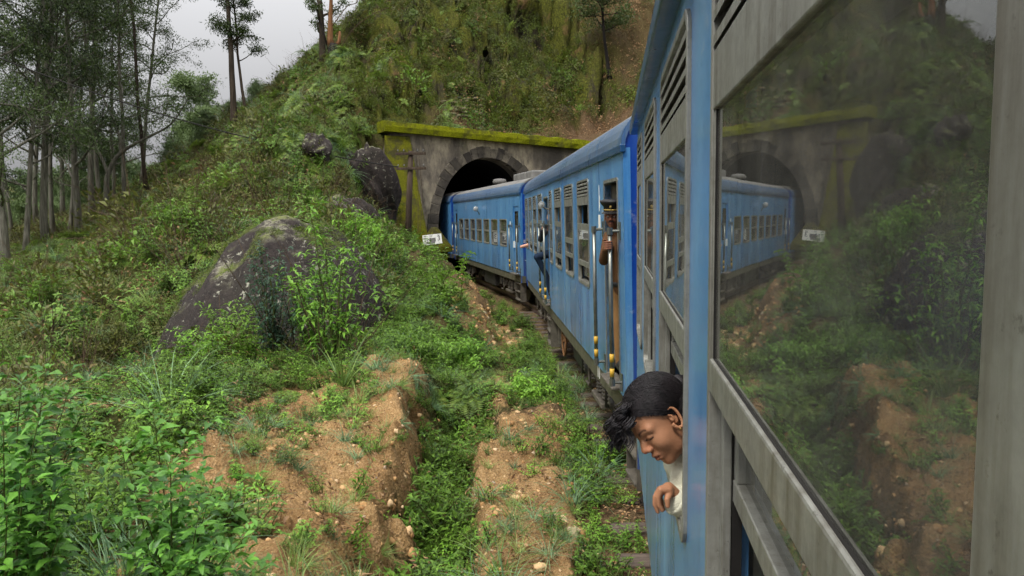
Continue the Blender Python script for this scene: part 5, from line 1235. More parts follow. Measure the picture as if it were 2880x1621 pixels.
def big_bush(name, label, base, stems, Lf, seed, mat='bushleaf', maxleaf=290):
    rs = np.random.default_rng(seed); b = empty(name, base); tag(b, label, 'bush'); fill = []; count = 0; spec = []
    for (tipx, tipy, tipz) in stems:
        r_ = rs.uniform(0, .10); a_ = rs.uniform(0, 6.28)
        p0 = np.array([math.cos(a_) * r_, math.sin(a_) * r_, -.05]); p1 = np.array([tipx, tipy, tipz]); n = max(6, int(np.linalg.norm(p1 - p0) / .062)); t = np.linspace(0, 1, n + 1)
        mid = (p0 + p1) / 2 + np.array([*(-(p1 - p0)[:2] * .22), .12 * tipz]); pts = ((1 - t)[:, None] ** 2) * p0 + (2 * t * (1 - t))[:, None] * mid + (t ** 2)[:, None] * p1
        st_ = MB().tube(pts, list(np.linspace(.007, .002, n + 1)), 6).build('stem', MAT['stem'], b, smooth=True)
        for k in range(2, n + 1):
            m = 2 if k < n else 5; ph = k * 1.57 + rs.normal(0, .25)
            for j in range(m):
                a = ph + j * 2 * math.pi / m + rs.normal(0, .2); sz = Lf * rs.uniform(.7, 1.15) * (.62 if k >= n - 1 else 1.0) * (.75 + .25 * (1 - t[k])); el = rs.uniform(-.35, .35) if k < n - 1 else rs.uniform(.3, .9)
                spec.append((pts[k], a, el, sz, rs.normal(0, .3)))
            if True:                                     # short side shoots
                a = ph + .8; sp = pts[k] + np.array([math.cos(a), math.sin(a), .5]) * Lf * rs.uniform(.5, 1.2); 
                for j in range(4): spec.append((sp, rs.uniform(0, 6.28), rs.uniform(-.2, .7), Lf * rs.uniform(.4, .8), rs.normal(0, .3)))
    order = rs.permutation(len(spec)); vis = sorted(order, key=lambda i: spec[i][0][1])     # camera side first
    for c_, i in enumerate(vis):
        p, a, el, sz, ro = spec[i]; d = Vector((math.cos(a) * math.cos(el), math.sin(a) * math.cos(el), math.sin(el))); q = d.to_track_quat('Y', 'Z').to_matrix() @ Matrix.Rotation(ro, 3, 'Y')
        p = Vector(p) + d * .02
        if c_ < maxleaf:
            o = link('leaf', leaf_lib[int(rs.integers(0, 10))], None, b); o.matrix_basis = Matrix.Translation(p) @ (q * sz).to_4x4()
            if not o.data.materials: o.data.materials.append(MAT[mat])
        else: fill.append((np.array(p), np.array(d), np.array(q @ Vector((0, 0, 1))), sz))
    if fill:
        v, t_, a = leaves(np.array([f[0] for f in fill]), np.array([f[1] for f in fill]), np.array([f[2] for f in fill]), np.array([f[3] for f in fill]), np.array([f[3] * .5 for f in fill]))
        o = link('foliage', npmesh('foliage', v, t_, False, dict(v=a)), MAT[mat], b); o['kind'] = 'stuff'
    return b
def stems_to(base, targets): return [tuple(np.array(P(*t)) - np.array(base)) for t in targets]
for me_ in leaf_lib: me_.materials.append(MAT['bushleaf'])
b1 = P(40, 1500, 3.7); b1[2] = gz1(b1[0], b1[1])
big_bush('leafy_bush', 'tall broad-leaved bush at the left picture edge', tuple(b1), stems_to(b1, [(130, 1045, 3.75), (60, 1080, 3.6), (20, 1120, 3.9), (190, 1110, 3.8), (235, 1150, 3.9), (10, 1200, 3.4), (110, 1180, 3.4), (200, 1260, 3.5), (60, 1330, 3.3), (150, 1380, 3.35), (-20, 1160, 3.7), (20, 1450, 3.25), (170, 1500, 3.4), (90, 1250, 3.9), (230, 1400, 3.8)]), .118, 5)
b2 = P(500, 1640, 3.9); b2[2] = gz1(b2[0], b2[1])
big_bush('leafy_bush', 'broad-leaved bush in front of the clay mound, bottom of view', tuple(b2), stems_to(b2, [(430, 1165, 3.95), (520, 1230, 3.9), (340, 1260, 3.8), (480, 1310, 3.6), (600, 1370, 3.8), (680, 1390, 3.9), (380, 1390, 3.6), (330, 1480, 3.6), (560, 1450, 3.5), (700, 1500, 3.7), (640, 1560, 3.5), (420, 1560, 3.4), (540, 1580, 3.4), (760, 1590, 3.7), (470, 1440, 3.9), (610, 1480, 4.1), (520, 1350, 4.1)]), .122, 6)
def shrub(name, label, px, py, Y, H, Wd, Lf, nst, mat, seed, group=None, cat='shrub', base_bare=.2):
    rs = np.random.default_rng(seed); q = P(px, py, Y); z = gz1(q[0], q[1]); b = empty(name, (q[0], q[1], z)); tag(b, label, cat, group); lf = []; st_ = MB()
    for i in range(nst):
        a = i * 2.4 + rs.normal(0, .4); rr_ = Wd * rs.random() ** .6; h = H * (1 - .45 * (rr_ / Wd) ** 1.5) * rs.uniform(.75, 1.05); n = 11; t = np.linspace(0, 1, n + 1)
        pts = np.stack([math.cos(a) * rr_ * t ** 1.5, math.sin(a) * rr_ * t ** 1.5, h * t - .05], 1) + np.cumsum(rs.normal(0, .012 * H, (n + 1, 3)), 0) * .5; st_.tube(pts, list(np.linspace(.014, .003, n + 1) * max(.6, H * .6)), 5, cap=False)
        for k in range(int(n * base_bare) + 1, n + 1):
            m = 6; ang = rs.uniform(0, 6.28, m); lf.append(leaves(pts[k] + rs.normal(0, Lf * .25, (m, 3)), np.stack([np.cos(ang), np.sin(ang), rs.uniform(-.5, .6, m)], 1), np.tile([0, 0, 1.0], (m, 1)) + rs.normal(0, .2, (m, 3)), Lf * rs.uniform(.6, 1.25, m), Lf * .29))
            if rs.random() < .75:
                m = 7; c_ = pts[k] + np.array([math.cos(ang[0]), math.sin(ang[0]), .4]) * Lf * 1.3; ang = rs.uniform(0, 6.28, m); lf.append(leaves(np.repeat(c_[None], m, 0) + rs.normal(0, Lf * .2, (m, 3)), np.stack([np.cos(ang), np.sin(ang), rs.uniform(-.4, .8, m)], 1), np.tile([0, 0, 1.0], (m, 1)), Lf * rs.uniform(.5, 1.1, m), Lf * .28))
    st_.build('stem', MAT['stem'], b, smooth=True); v, t_, a = join(lf); o = link('foliage', npmesh('foliage', v, t_, False, dict(v=a)), MAT[mat], b); o['kind'] = 'stuff'; return b
shrub('sapling', 'tall bright green sapling in front of the boulder', 940, 1010, 11.6, 3.0, .85, .17, 9, 'bright', 1, cat='sapling', base_bare=.36)
shrub('sapling', 'slender bright green sapling to the left behind the tall one', 880, 960, 12.4, 2.2, .7, .16, 7, 'bright', 2, cat='sapling')
shrub('shrub', 'blue-green small-leaved shrub against the boulder face', 765, 950, 12.6, 2.2, .75, .12, 20, 'bluegreen', 3)
shrub('shrub', 'mid-green shrub at the boulder foot left of the blue-green one', 640, 950, 12.3, 1.7, .75, .13, 18, 'weed', 4)
shrub('shrub', 'pale green twiggy shrub low at the left end of the boulder', 555, 1020, 11.2, .85, .5, .11, 9, 'bright', 5)
shrub('shrub', 'broad-leaved dark shrub between boulder and telegraph pole', 1060, 740, 21, 1.7, 1.1, .20, 16, 'weed', 6)
shrub('shrub', 'bright shrub below the dark broad-leaved one near the pole', 985, 770, 19, 1.5, 1.0, .2, 14, 'bright', 7)
shrub('shrub', 'leafy shrub on the slope left of the boulder moss strip', 505, 780, 19, 1.5, .8, .17, 13, 'weed', 8)
shrub('shrub', 'bright leafy shrub beside the drain before the dirt bank', 1300, 960, 13.6, .75, .7, .13, 13, 'bright', 9)
shrub('shrub', 'dense green shrub on the bend of the drain', 1180, 960, 13.2, .8, .8, .12, 16, 'weed', 10)
shrub('shrub', 'lone leafy shrub low on the far left slope', 130, 980, 13, .9, .7, .12, 12, 'weed', 11)
shrub('shrub', 'tufted shrub on the dark left slope above the edge bush', 330, 960, 14.5, .8, .7, .12, 12, 'olive', 12)
shrub('shrub', 'low shrub tucked under the middle coach steps', 1480, 1010, 11.8, .5, .5, .12, 10, 'bright', 13)
def tuft(label, px, py, Y, n, L, W, bend, mat, seed, group=None, r=.08):
    q = P(px, py, Y); z = gz1(q[0], q[1]); v, t, a = g_grass(n, L, W, bend, r); o = link('grass_tuft', npmesh('grass_tuft', v, t, False, dict(v=a)), MAT[mat]); o.location = (q[0], q[1], z - .02); tag(o, label, 'grass', group, 'thing'); return o
tuft('long arching bluish grass behind the bottom bush', 330, 1330, 4.9, 120, .95, .009, .6, 'bluegrass', 1, r=.22); tuft('tall bluish grass blades at the dark end of the boulder', 470, 1130, 8.2, 45, 1.2, .013, .5, 'bluegrass', 2, r=.2)
tuft('upright strappy grass below the tall sapling', 965, 1130, 9.4, 26, .95, .024, .25, 'grass', 3); tuft('spiky grass tuft on the track edge of the bench', 1612, 1400, 7.0, 70, .38, .007, .5, 'bluegrass', 4)
tuft('small yellow-green tuft on the middle of the bench', 1450, 1540, 6.1, 60, .22, .006, .35, 'grass', 5); tuft('wiry grass tuft at the far end of the bench', 1570, 1150, 9.9, 60, .4, .007, .5, 'grass', 6)
tuft('coarse yellow-green grass at the bottom left corner', 240, 1600, 3.5, 60, .75, .012, .5, 'grass', 7, r=.15); tuft('fine grass clump on top of the clay mound', 720, 1230, 7.4, 90, .42, .007, .6, 'bluegrass', 8, r=.12); tuft('dry grass clump on the far lip of the clay mound', 1010, 1110, 9.0, 50, .5, .008, .6, 'grass', 9)
# fallen canes and loose sticks
for lab, a, b, r in (('long dry bamboo cane lying down the slope', (505, 590, 27), (632, 440, 33), .035), ('second dry cane leaning above the boulder', (640, 655, 20), (735, 535, 23.5), .03), ('bleached stick on the clay mound', (1010, 1500, 5.9), (1090, 1390, 6.5), .012)):
    p, q = P(*a), P(*b); p[2] = gz1(p[0], p[1]) + .2; q[2] = gz1(q[0], q[1]) + .35
    if r < .02: p[2] -= .15; q[2] -= .28
    tag(MB().tube([p, (p + q) / 2 + np.array([0, 0, .08 if r > .02 else .02]), q], [r, r * .9, r * .6], 8).build('fallen_cane', MAT['cane'], smooth=True), lab, 'cane')

# ------------------------------------------------------------------ people
def skinmat(name, rgb, lip):
    m = Mat(name, .58, .3); c = lin(*rgb); n1 = m.noise(26, 7, .7)
    k = m.mix(m.rng(n1, .35, .7, 0, .35), c, tuple(x * .72 for x in c[:3])); k = m.mix(m.attr('lip'), k, lin(*lip)); k = m.mix(m.attr('flush'), k, tuple(min(1, a * b) for a, b in zip(c[:3], (1.12, .82, .72)))); k = m.mix(m.attr('hairy'), k, (.012, .010, .009))
    m.color(k); m.b.inputs['Subsurface Weight'].default_value = .05; m.b.inputs['Subsurface Radius'].default_value = (.012, .005, .003); m.bump(m.noise(220, 4), .25, .0015); return m.m
MAT['skin'] = skinmat('brown_skin', (172, 122, 90), (124, 68, 60)); MAT['skin2'] = skinmat('weathered_brown_skin', (128, 84, 62), (110, 60, 54)); MAT['skin3'] = skinmat('fair_skin', (206, 156, 132), (176, 104, 96))
def cloth(name, rgb, sc_=40, var=.2):
    m = Mat(name, .9, .1); c = lin(*rgb); n1 = m.noise(6, 6, .65); k = m.ramp(n1, [(.3, tuple(x * (1 - var) for x in c[:3])), (.7, tuple(min(1, x * (1 + var)) for x in c[:3]))]); m.color(k); m.bump(m.math('ADD', m.noise(sc_ * 5, 3), m.math('MULTIPLY', n1, 3.0)), .35, .006); return m.m
MAT['hoodie'] = cloth('cream_fleece', (206, 204, 182)); MAT['khaki'] = cloth('brown_uniform_cloth', (92, 66, 45)); MAT['trouser'] = cloth('tan_trouser_cloth', (132, 100, 64)); MAT['jeans'] = cloth('dark_denim', (36, 48, 66)); MAT['grey'] = cloth('dark_grey_knit', (52, 54, 58)); MAT['teal'] = cloth('pale_shirt_cloth', (150, 170, 176)); MAT['navy'] = cloth('navy_cloth', (38, 44, 66)); MAT['capblk'] = plain('black_cap_cloth', (26, 25, 26), .55, .4, var=.2); MAT['brass'] = plain('brass_badge', (190, 160, 90), .35, .5, .7)
hm = Mat('black_hair', .55, .35); hm.color(hm.ramp(hm.noise(60, 4, .6, (1, 1, .15)), [(.35, lin(14, 12, 13)), (.7, lin(44, 38, 40))])); MAT['hair'] = hm.m

def sd_ell(p, c, r):
    q = p - np.array(c); r = np.array(r); k0 = np.linalg.norm(q / r, axis=1); k1 = np.linalg.norm(q / r ** 2, axis=1); return k0 * (k0 - 1) / np.maximum(k1, 1e-9)
def sd_cap(p, a, b, r0, r1=None):
    a, b = np.array(a), np.array(b); r1 = r0 if r1 is None else r1; t = np.clip(((p - a) @ (b - a)) / ((b - a) @ (b - a) + 1e-12), 0, 1); return np.linalg.norm(p - a - t[:, None] * (b - a), axis=1) - (r0 + (r1 - r0) * t)
def smin(a, b, k): h = np.clip(.5 + .5 * (b - a) / k, 0, 1); return b * (1 - h) + a * h - k * h * (1 - h)
def head_sdf(p, child=False):
    d = sd_ell(p, (-.012, 0, .038), (.097, .076, .082)); d = smin(d, sd_ell(p, (.028, 0, -.018), (.060, .060, .088)), .03); d = smin(d, sd_ell(p, (.034, 0, -.074), (.046, .044, .036)), .03)
    d = smin(d, sd_ell(p, (.068, 0, -.098), (.019, .022, .017)), .02)
    for s in (-1, 1): d = smin(d, sd_ell(p, (.056, s * .034, -.034), (.028, .024, .026)), .025); d = smin(d, sd_cap(p, (.082, s * .012, .014), (.070, s * .046, .016), .011), .016)
    for s in (-1, 1): h = -sd_ell(p, (.098, s * .031, -.004), (.020, .019, .013)); d = -smin(-d, -h, .012) if False else np.maximum(d, h * .9) * .5 + .5 * d
    d = smin(d, sd_cap(p, (.084, 0, .006), (.106, 0, -.030), .0085, .0115), .012)
    for s in (-1, 1): d = smin(d, sd_ell(p, (.098, s * .0125, -.036), (.010, .008, .0075)), .007)
    d = smin(d, sd_ell(p, (.079, 0, -.064), (.020, .026, .020)), .014)
    d = smin(d, sd_cap(p, (.089, -.017, -.0625), (.0985, 0, -.0595), .0052), .004); d = smin(d, sd_cap(p, (.089, .017, -.0625), (.0985, 0, -.0595), .0052), .004); d = smin(d, sd_cap(p, (.088, -.015, -.0745), (.0945, 0, -.0745), .0062), .004); d = smin(d, sd_cap(p, (.088, .015, -.0745), (.0945, 0, -.0745), .0062), .004)
    mouth = sd_cap(p, (.094, -.022, -.068), (.094, .022, -.068), .0022); d = np.maximum(d, -mouth)
    for s in (-1, 1): d = smin(d, sd_ell(p, (.0735, s * .031, -.004), (.0145, .0165, .0120)), .004)
    return d
def radial(sdf, c, nu, nv, tmax=.2, tmin=.01):
    th = np.linspace(.001, math.pi - .001, nv); ph = np.linspace(0, 2 * math.pi, nu, endpoint=False); TH, PH_ = np.meshgrid(th, ph, indexing='ij'); d = np.stack([np.cos(TH), np.sin(TH) * np.cos(PH_), np.sin(TH) * np.sin(PH_)], -1).reshape(-1, 3)   # pole on the face axis: dense where it matters
    a = np.full(len(d), tmin); b = np.full(len(d), tmax)
    for _ in range(26): m = (a + b) / 2; s = sdf(np.array(c) + d * m[:, None]) < 0; a = np.where(s, m, a); b = np.where(s, b, m)
    v = np.array(c) + d * ((a + b) / 2)[:, None]; i = np.arange(nv - 1)[:, None] * nu; j = np.arange(nu)[None]; q = np.stack([i + j, i + (j + 1) % nu, i + nu + (j + 1) % nu, i + nu + j], -1).reshape(-1, 4); return v, q
def head_mesh(n=180):
    v, q = radial(head_sdf, (.012, 0, -.012), n, n)
    x, y, z = v.T; lip = np.exp(-((z + .067) / .0085) ** 2 - (y / .021) ** 2) * (x > .085); flush = np.exp(-((y ** 2) / .0006) - ((z + .035) / .014) ** 2) * (x > .09) * .7
    hairy = np.zeros(len(v))
    for s in (-1, 1):
        t = np.clip((s * y - .012) / .038, 0, 1); zz = .013 + .010 * np.sin(t * 2.4); hairy = np.maximum(hairy, np.exp(-((z - zz) / (.0042 * (1.2 - .7 * t))) ** 2) * ((s * y > .012) & (s * y < .05)) * (x > .03) * .85)
        lash = np.exp(-((z + .0105 - .10 * ((s * y - .031) ** 2) / .0165) / .0022) ** 2) * (np.abs(s * y - .031) < .0165) * (x > .06); hairy = np.maximum(hairy, lash)
    return npmesh('body', v, q, True, dict(lip=np.clip(lip, 0, 1), flush=flush, hairy=hairy))
HEAD = head_mesh()
def ear_mesh(s):
    m = MB(); pts = [(.0 + .017 * math.cos(t) * (1 if math.cos(t) > 0 else .9) - .004 * math.sin(t), s * (.075 + .008 * (math.cos(t) < .2)), -.006 + .030 * math.sin(t) - (.004 if math.sin(t) < -.6 else 0)) for t in np.linspace(.5, 5.9, 18)]
    m.tube(pts, [.0035] + [.0048] * 12 + [.0052] * 3 + [.006, .0055], 8); m.ball((.001, s * .073, -.004), (.013, .005, .023)); m.tube([(.010, s * .079, .012), (.004, s * .081, .002), (.007, s * .079, -.012)], .0035, 6); m.ball((.010, s * .077, -.008), (.004, .004, .007)); return m
def voxel(o, size, smooth=6):
    r = o.modifiers.new('remesh', 'REMESH'); r.mode = 'VOXEL'; r.voxel_size = size; r.use_smooth_shade = True
    if smooth: k = o.modifiers.new('smooth', 'SMOOTH'); k.iterations = smooth; k.factor = .5
    return o
def flesh(name, segs, mat, parent, vox=.008, smooth=5, balls=()):
    """one continuous tapered body surface grown over limb segments (p0, p1, r0, r1)"""
    m = MB()
    for p0, p1, r0, r1 in segs:
        m.tube([p0, p1], [r0, r1], 14); m.ball(p0, r0, 14, 10); m.ball(p1, r1, 14, 10)
    for c_, r_ in balls: m.ball(c_, r_, 18, 12)
    return voxel(m.build(name, mat, parent), vox, smooth)
def head_at(parent, c, f, up, s=1.0, skin='skin', name='head'):
    f = Vector(f).normalized(); l = Vector(up).cross(f).normalized(); u = f.cross(l); mtx = Matrix(((f.x, l.x, u.x), (f.y, l.y, u.y), (f.z, l.z, u.z)))
    o = link(name, HEAD.copy(), None, parent); o.data.materials.clear(); o.data.materials.append(MAT[skin]); o.matrix_basis = Matrix.Translation(Vector(c)) @ (mtx * s).to_4x4()
    for sg in (-1, 1): voxel(ear_mesh(sg).build('ear', MAT[skin], o), .0016, 3)
    return o, mtx
def hair_shell(o, thick, line, noise=.004, name='hair'):
    def f(p): return sd_ell(p, (-.014, 0, .038), (.097 + thick, .077 + thick, .083 + thick)) if True else 0
    v, q = radial(lambda p: smin(f(p), sd_ell(p, (-.05, 0, -.02), (.052 + thick, .062 + thick, .06)), .03), (-.012, 0, .02), 150, 110)
    a = np.arctan2(v[:, 1], v[:, 2]); v = v + unit(v - np.array([-.012, 0, .02])) * (noise * (vnoise(a * 16, v[:, 0] * 40, 3) + .6 * vnoise(a * 50, v[:, 0] * 30, 8)))[:, None]
    k = line(v)[q].all(1); return link(name, npmesh(name, v, q[k], True), MAT['hair'], o)

# ---- the girl leaning out of the near coach
girl = empty('person', tuple(P(1990, 1500, 2.2))); tag(girl, 'dark-haired child in cream hoodie leaning out of the near coach window, looking down', 'person')
gb = np.array(girl.location)
def G(px, py, Y): return tuple(P(px, py, Y) - gb)
Ofw = right * -.73 + upv * -.68; Ofw = Ofw * math.cos(R(20)) - fwd * math.sin(R(20)); Oup = right * -.68 + upv * .73
hc = G(1858, 1174, 2.13); hd, hmx = head_at(girl, hc, Ofw, Oup, .98, 'skin'); hd.name = 'body'; tag(hd, None)
hl = hair_shell(hd, .009, lambda v: v[:, 2] > .060 - 1.0 * np.clip(.078 - v[:, 0], 0, .2) + .012 * np.abs(v[:, 1]) / .07, .003)
gv = np.array(hmx.inverted() @ Vector((0, 0, -1)))                      # gravity in head space
rs = np.random.default_rng(3); lock = MB()
for i in range(900):                                                   # combed strands lying in the shell
    y0 = rs.normal(0, .035); t = np.linspace(0, 1, 12); s = rs.choice([-1, 1]); x0 = rs.uniform(-.03, .088); yy = y0 * (1 - t) + s * .088 * np.sin(t * 1.35); xx = x0 - .13 * t ** 1.2 * rs.uniform(.6, 1.1); zz = .13 * np.cos(t * 1.3) - .035
    p = np.stack([xx, yy, zz], 1); c0 = np.array([-.014, 0, .038]); rad_ = np.array([.1072, .0872, .0932]); dd = p - c0; p = c0 + dd / np.linalg.norm(dd / rad_, axis=1)[:, None] * (1 + .012 * rs.random() + .012 * np.sin(t * 7 + rs.random() * 6) * rs.random())[:, None]; lock.tube(p, list(np.linspace(.0009, .0004, 12)), 3, cap=False)
lk = lock.build('hair_strands', MAT['hair'], hd, smooth=True); lk['kind'] = 'stuff'
cl_ = MB(); fall = gv / np.linalg.norm(gv); e1 = unit(np.cross(fall, [0, 1, .2])); e2 = np.cross(fall, e1); out = np.array([.55, 0, .8])
for i in range(300):                                                    # loose curls falling forward off the brow, bunched in locks
    b_ = i % 16; fly = i >= 270; q0 = np.random.default_rng(100 + b_); st_ = np.array([q0.uniform(.06, .097), q0.uniform(-.055, .05), q0.uniform(.066, .112)]) + rs.normal(0, .006, 3); L = q0.uniform(.05, .115) * rs.uniform(.85, 1.1); t = np.linspace(0, 1, 30); ph = q0.uniform(0, 6.28) + rs.normal(0, .35 if not fly else 1.5); rr_ = q0.uniform(.010, .019) * rs.uniform(.8, 1.1); k = q0.uniform(6, 9.5)
    p = st_ + out * (.018 * np.sin(t * 2.3))[:, None] + fall * (L * t ** 1.35)[:, None] + (e1 * np.cos(k * t + ph)[:, None] + e2 * np.sin(k * t + ph)[:, None]) * (rr_ * t ** .6)[:, None]; r0_ = .0009 if fly else rs.uniform(.0012, .0026); cl_.tube(p, list(r0_ * (1 - .6 * t)), 6, cap=False)
ck = cl_.build('hair_curls', MAT['hair'], hd, smooth=True); ck['kind'] = 'stuff'
kn = MB().ball((-.115, 0, .02), (.035, .035, .035)).build('hair_knot', MAT['hair'], hd, smooth=True)
MB().ball((.010, .079, -.043), .0035).build('earring', MAT['brass'], hd, smooth=True)
flesh('neck', [(G(1880, 1195, 2.16), G(1935, 1290, 2.2), .05, .05)], MAT['skin'], girl, .006)
hd2 = flesh('hoodie', [(G(1922, 1300, 2.19), G(2010, 1400, 2.25), .062, .12), (G(2010, 1400, 2.25), G(2080, 1620, 2.3), .12, .13), (G(1965, 1345, 2.15), G(1990, 1455, 2.12), .055, .05), (G(1990, 1455, 2.12), G(1903, 1412, 2.085), .047, .039), (G(1930, 1335, 2.13), G(1935, 1400, 2.12), .035, .03)], MAT['hoodie'], girl, .005, 4,
            balls=[(G(1912, 1318, 2.15), (.034, .03, .055)), (G(1905, 1360, 2.13), (.024, .02, .045))])
MB().tube([G(1904, 1413, 2.085), G(1893, 1407, 2.08)], [.041, .039], 18).build('cuff', MAT['hoodie'], girl, smooth=True, bevel=.004)
# hand drooping from the cuff
hs_ = [(G(1906, 1402, 2.085), G(1880, 1376, 2.075), .0215, .020), (G(1880, 1376, 2.06), G(1862, 1378, 2.052), .016, .013), (G(1880, 1376, 2.09), G(1864, 1379, 2.098), .016, .013)]
for k, (yo, pts_) in enumerate(((2.043, ((1858, 1378), (1851, 1400), (1853, 1420), (1862, 1436))), (2.061, ((1855, 1377), (1843, 1398), (1842, 1420), (1850, 1440))), (2.079, ((1857, 1378), (1846, 1400), (1851, 1420), (1866, 1434))), (2.096, ((1862, 1380), (1856, 1402), (1864, 1418), (1879, 1430))))):
    g_ = [G(a_, b_, yo) for a_, b_ in pts_]; r = (.0076, .008, .0078, .0068)[k]; hs_ += [(g_[0], g_[1], r * 1.12, r), (g_[1], g_[2], r, r * .92), (g_[2], g_[3], r * .92, r * .75), (G(1880, 1378, 2.05 + .012 * k), g_[0], .0125, r * 1.15)]
hs_ += [(G(1884, 1386, 2.05), G(1876, 1405, 2.032), .011, .0085), (G(1876, 1405, 2.032), G(1878, 1424, 2.03), .0085, .0068)]
flesh('hand', hs_, MAT['skin'], girl, .0024, 3)

# ---- railway guard in the middle coach's doorway
def figure_root(c, x, y, z): 
    m_ = Matrix.Translation(Vector(c.location)) @ Euler(c.rotation_euler).to_matrix().to_4x4(); e = empty('person'); e.matrix_world = m_ @ Matrix.Translation((x, y, z)); return e
gd = figure_root(cB, -1.33, .70, 1.125); tag(gd, 'railway guard in brown uniform and black peaked cap holding the door handrail', 'person')
flesh('trousers', [((.02, 0, .92), (.02, 0, .80), .15, .13), ((.10, 0, .88), (.11, .02, .48), .088, .065), ((.11, .02, .48), (.11, .05, .06), .065, .05), ((-.06, 0, .88), (-.06, -.04, .48), .088, .065), ((-.06, -.04, .48), (-.05, -.02, .06), .065, .05)], MAT['trouser'], gd, .011, 5)
flesh('jacket', [((.02, 0, .86), (.01, -.02, 1.12), .155, .15), ((.01, -.02, 1.12), (0, -.04, 1.34), .15, .165), ((-.12, -.04, 1.41), (.13, -.02, 1.42), .075, .075), ((-.15, -.05, 1.40), (-.24, -.22, 1.17), .068, .055), ((-.24, -.22, 1.17), (-.245, -.40, 1.29), .055, .042), ((.17, -.02, 1.40), (.24, .05, 1.12), .068, .055), ((.24, .05, 1.12), (.20, -.12, .95), .052, .042), ((-.02, -.06, 1.42), (-.02, -.07, 1.48), .07, .06)], MAT['khaki'], gd, .010, 4)
MB().lathe((.02, 0, .90), 'z', [(.162, -.025), (.168, -.02), (.168, .02), (.162, .025)], 24).build('belt', MAT['capblk'], gd, smooth=True)
MB().box(-.115, -.03, -.195, -.185, 1.26, 1.36).build('pocket', MAT['khaki'], gd, bevel=.004)
ghd, _ = head_at(gd, (-.125, -.14, 1.625), (-.42, -1, -.06), (0, -.05, 1), 1.02, 'skin2', 'body')
hair_shell(ghd, .006, lambda v: (v[:, 2] > .055 - .9 * np.clip(.06 - v[:, 0], 0, .1)) & (v[:, 2] < .075), .002)
mo = MB()
for s in (-1, 1): mo.tube([(.102, s * .002, -.049), (.098, s * .014, -.050), (.088, s * .026, -.056), (.080, s * .031, -.066)], [.0065, .0075, .006, .003], 8)
mo.build('moustache', MAT['hair'], ghd, smooth=True)
for s in (-1, 1): MB().ball((.0775, s * .031, -.003), (.0125, .0125, .010)).build('eye', MAT['white'], ghd, smooth=True); MB().ball((.0862, s * .031, -.003), (.0045, .006, .006)).build('iris', MAT['capblk'], ghd, smooth=True)
cap = MB().lathe((-.008, 0, .052), 'z', [(.094, 0), (.096, .040), (.122, .072), (.134, .092), (.126, .108), (.07, .116), (.01, .118)], 28).build('cap', MAT['capblk'], ghd, smooth=True)
vs = MB(); 
for t in np.linspace(-1.15, 1.15, 15):
    for r_, z_ in ((.088, .052), (.140, .030), (.140, .026), (.088, .046)): vs.v.append((-.008 + r_ * math.cos(t) * (1 if r_ < .1 else 1.05), r_ * math.sin(t) * (1 if r_ < .1 else .82), z_))
for i in range(14):
    for j in range(4): vs.f.append((i * 4 + j, i * 4 + (j + 1) % 4, i * 4 + 4 + (j + 1) % 4, i * 4 + 4 + j))
vs.build('cap_peak', MAT['capblk'], ghd, smooth=False); MB().ball((.098, 0, .095), (.006, .014, .016)).build('cap_badge', MAT['brass'], ghd, smooth=True); MB().lathe((-.008, 0, .052), 'z', [(.098, .004), (.1, .008), (.1, .014), (.098, .018)], 28).build('cap_band', MAT['brass'], ghd, smooth=True)
flesh('neck', [((-.11, -.11, 1.56), (-.04, -.06, 1.42), .052, .058)], MAT['skin2'], gd, .008)
hsg = [((-.225, -.39, 1.285), (-.225, -.45, 1.32), .028, .028), ((-.215, -.47, 1.36), (-.215, -.47, 1.30), .022, .022)]
for k in range(4):
    z_ = 1.375 - k * .022; hsg += [((-.212, -.485, z_), (-.222, -.532, z_ - .004), .0115, .011), ((-.222, -.532, z_ - .004), (-.262, -.535, z_ - .006), .011, .010), ((-.262, -.535, z_ - .006), (-.278, -.500, z_ - .006), .010, .009)]
hsg += [((-.225, -.455, 1.35), (-.262, -.462, 1.385), .014, .011), ((-.262, -.462, 1.385), (-.285, -.49, 1.39), .011, .009)]
flesh('hand', hsg, MAT['skin2'], gd, .0035, 3); flesh('hand', [((.20, -.12, .95), (.18, -.18, .90), .032, .03), ((.18, -.18, .90), (.17, -.2, .84), .026, .018)], MAT['skin2'], gd, .006, 3)
for x_, y_ in ((.11, .03), (-.05, -.04)): MB().ball((x_, y_ - .07, .035), (.05, .13, .05)).box(x_ - .045, x_ + .045, y_ - .19, y_ + .06, 0, .02).build('shoe', MAT['capblk'], gd, smooth=False)

# ---- photographer in the middle door
pd = figure_root(cB, -1.26, 7.95, 1.125); tag(pd, 'passenger in dark top and jeans leaning from the middle door with a phone', 'person')
flesh('jeans', [((.04, 0, .95), (.03, 0, .82), .15, .13), ((.10, .02, .88), (.10, .04, .46), .085, .062), ((.10, .04, .46), (.10, .06, .05), .062, .048), ((-.04, -.02, .88), (-.40, -.12, .80), .09, .075), ((-.40, -.12, .80), (-.22, -.06, .42), .068, .055), ((-.22, -.06, .42), (-.14, -.02, .05), .055, .046)], MAT['jeans'], pd, .012, 5)
flesh('jumper', [((.03, 0, .90), (-.02, -.04, 1.32), .15, .16), ((-.15, -.05, 1.38), (.12, -.03, 1.40), .075, .075), ((-.17, -.06, 1.37), (-.33, -.16, 1.15), .064, .054), ((-.33, -.16, 1.15), (-.30, -.30, 1.34), .052, .04), ((.16, -.03, 1.38), (.05, -.25, 1.2), .062, .05), ((.05, -.25, 1.2), (-.16, -.34, 1.36), .048, .038)], MAT['grey'], pd, .011, 4)
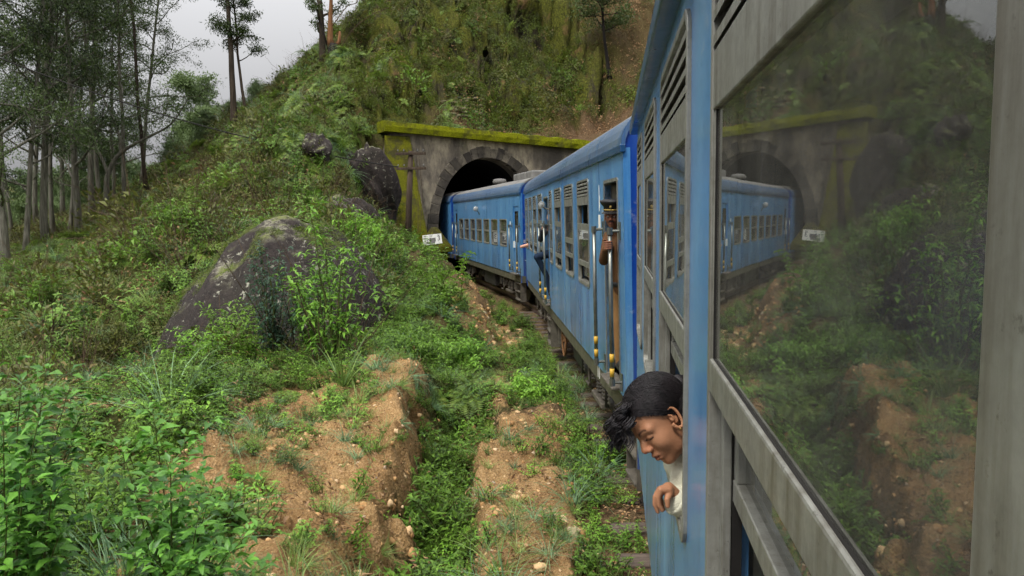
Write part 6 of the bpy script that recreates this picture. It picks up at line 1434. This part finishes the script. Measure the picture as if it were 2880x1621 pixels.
phd, _ = head_at(pd, (-.10, -.12, 1.60), (-.35, -1, -.02), (0, 0, 1), 1.0, 'skin3', 'body'); hair_shell(phd, .008, lambda v: v[:, 2] > .058 - .9 * np.clip(.075 - v[:, 0], 0, .2), .006)
flesh('neck', [((-.08, -.10, 1.54), (-.03, -.06, 1.42), .05, .055)], MAT['skin3'], pd, .008)
for bx in (-.29, -.18):
    hh = [((bx, -.30, 1.34), (bx, -.345, 1.39), .026, .024)]
    for k in range(4): hh += [((bx, -.345, 1.375 + k * .018), (bx + (.03 if bx < -.2 else -.03), -.385, 1.385 + k * .018), .010, .009)]
    hh += [((bx, -.34, 1.37), (bx + .01, -.365, 1.345), .012, .01)]; flesh('hand', hh, MAT['skin3'], pd, .004, 3)
MB().box(-.30, -.17, -.392, -.38, 1.37, 1.46).build('phone', MAT['capblk'], pd, bevel=.006)
for x_, y_ in ((.10, .05), (-.14, -.03)): MB().ball((x_, y_ - .07, .04), (.05, .13, .05)).build('shoe', MAT['capblk'], pd, smooth=True)

# ---- passenger resting an elbow out of the last window of the middle coach
ap = figure_root(cB, -1.02, 13.75, 1.125); tag(ap, 'passenger with bare elbow resting out of the middle coach far window', 'person')
flesh('shirt', [((0, 0, .45), (-.02, 0, .95), .16, .17), ((-.14, -.02, 1.0), (.14, .02, 1.0), .08, .08), ((-.16, -.02, 1.0), (-.30, -.05, .83), .066, .06)], MAT['navy'], ap, .012, 4)
flesh('arm', [((-.30, -.05, .83), (-.60, -.10, .76), .052, .044), ((-.60, -.10, .76), (-.44, .16, .765), .042, .032), ((-.44, .16, .765), (-.40, .24, .765), .03, .022)], MAT['skin3'], ap, .007, 4)
aph, _ = head_at(ap, (-.02, -.02, 1.25), (-.5, .9, 0), (0, 0, 1), 1.0, 'skin3', 'body'); hair_shell(aph, .01, lambda v: v[:, 2] > .058 - .9 * np.clip(.075 - v[:, 0], 0, .2), .006)
flesh('neck', [((-.02, 0, 1.2), (0, 0, 1.03), .05, .056)], MAT['skin3'], ap, .008)
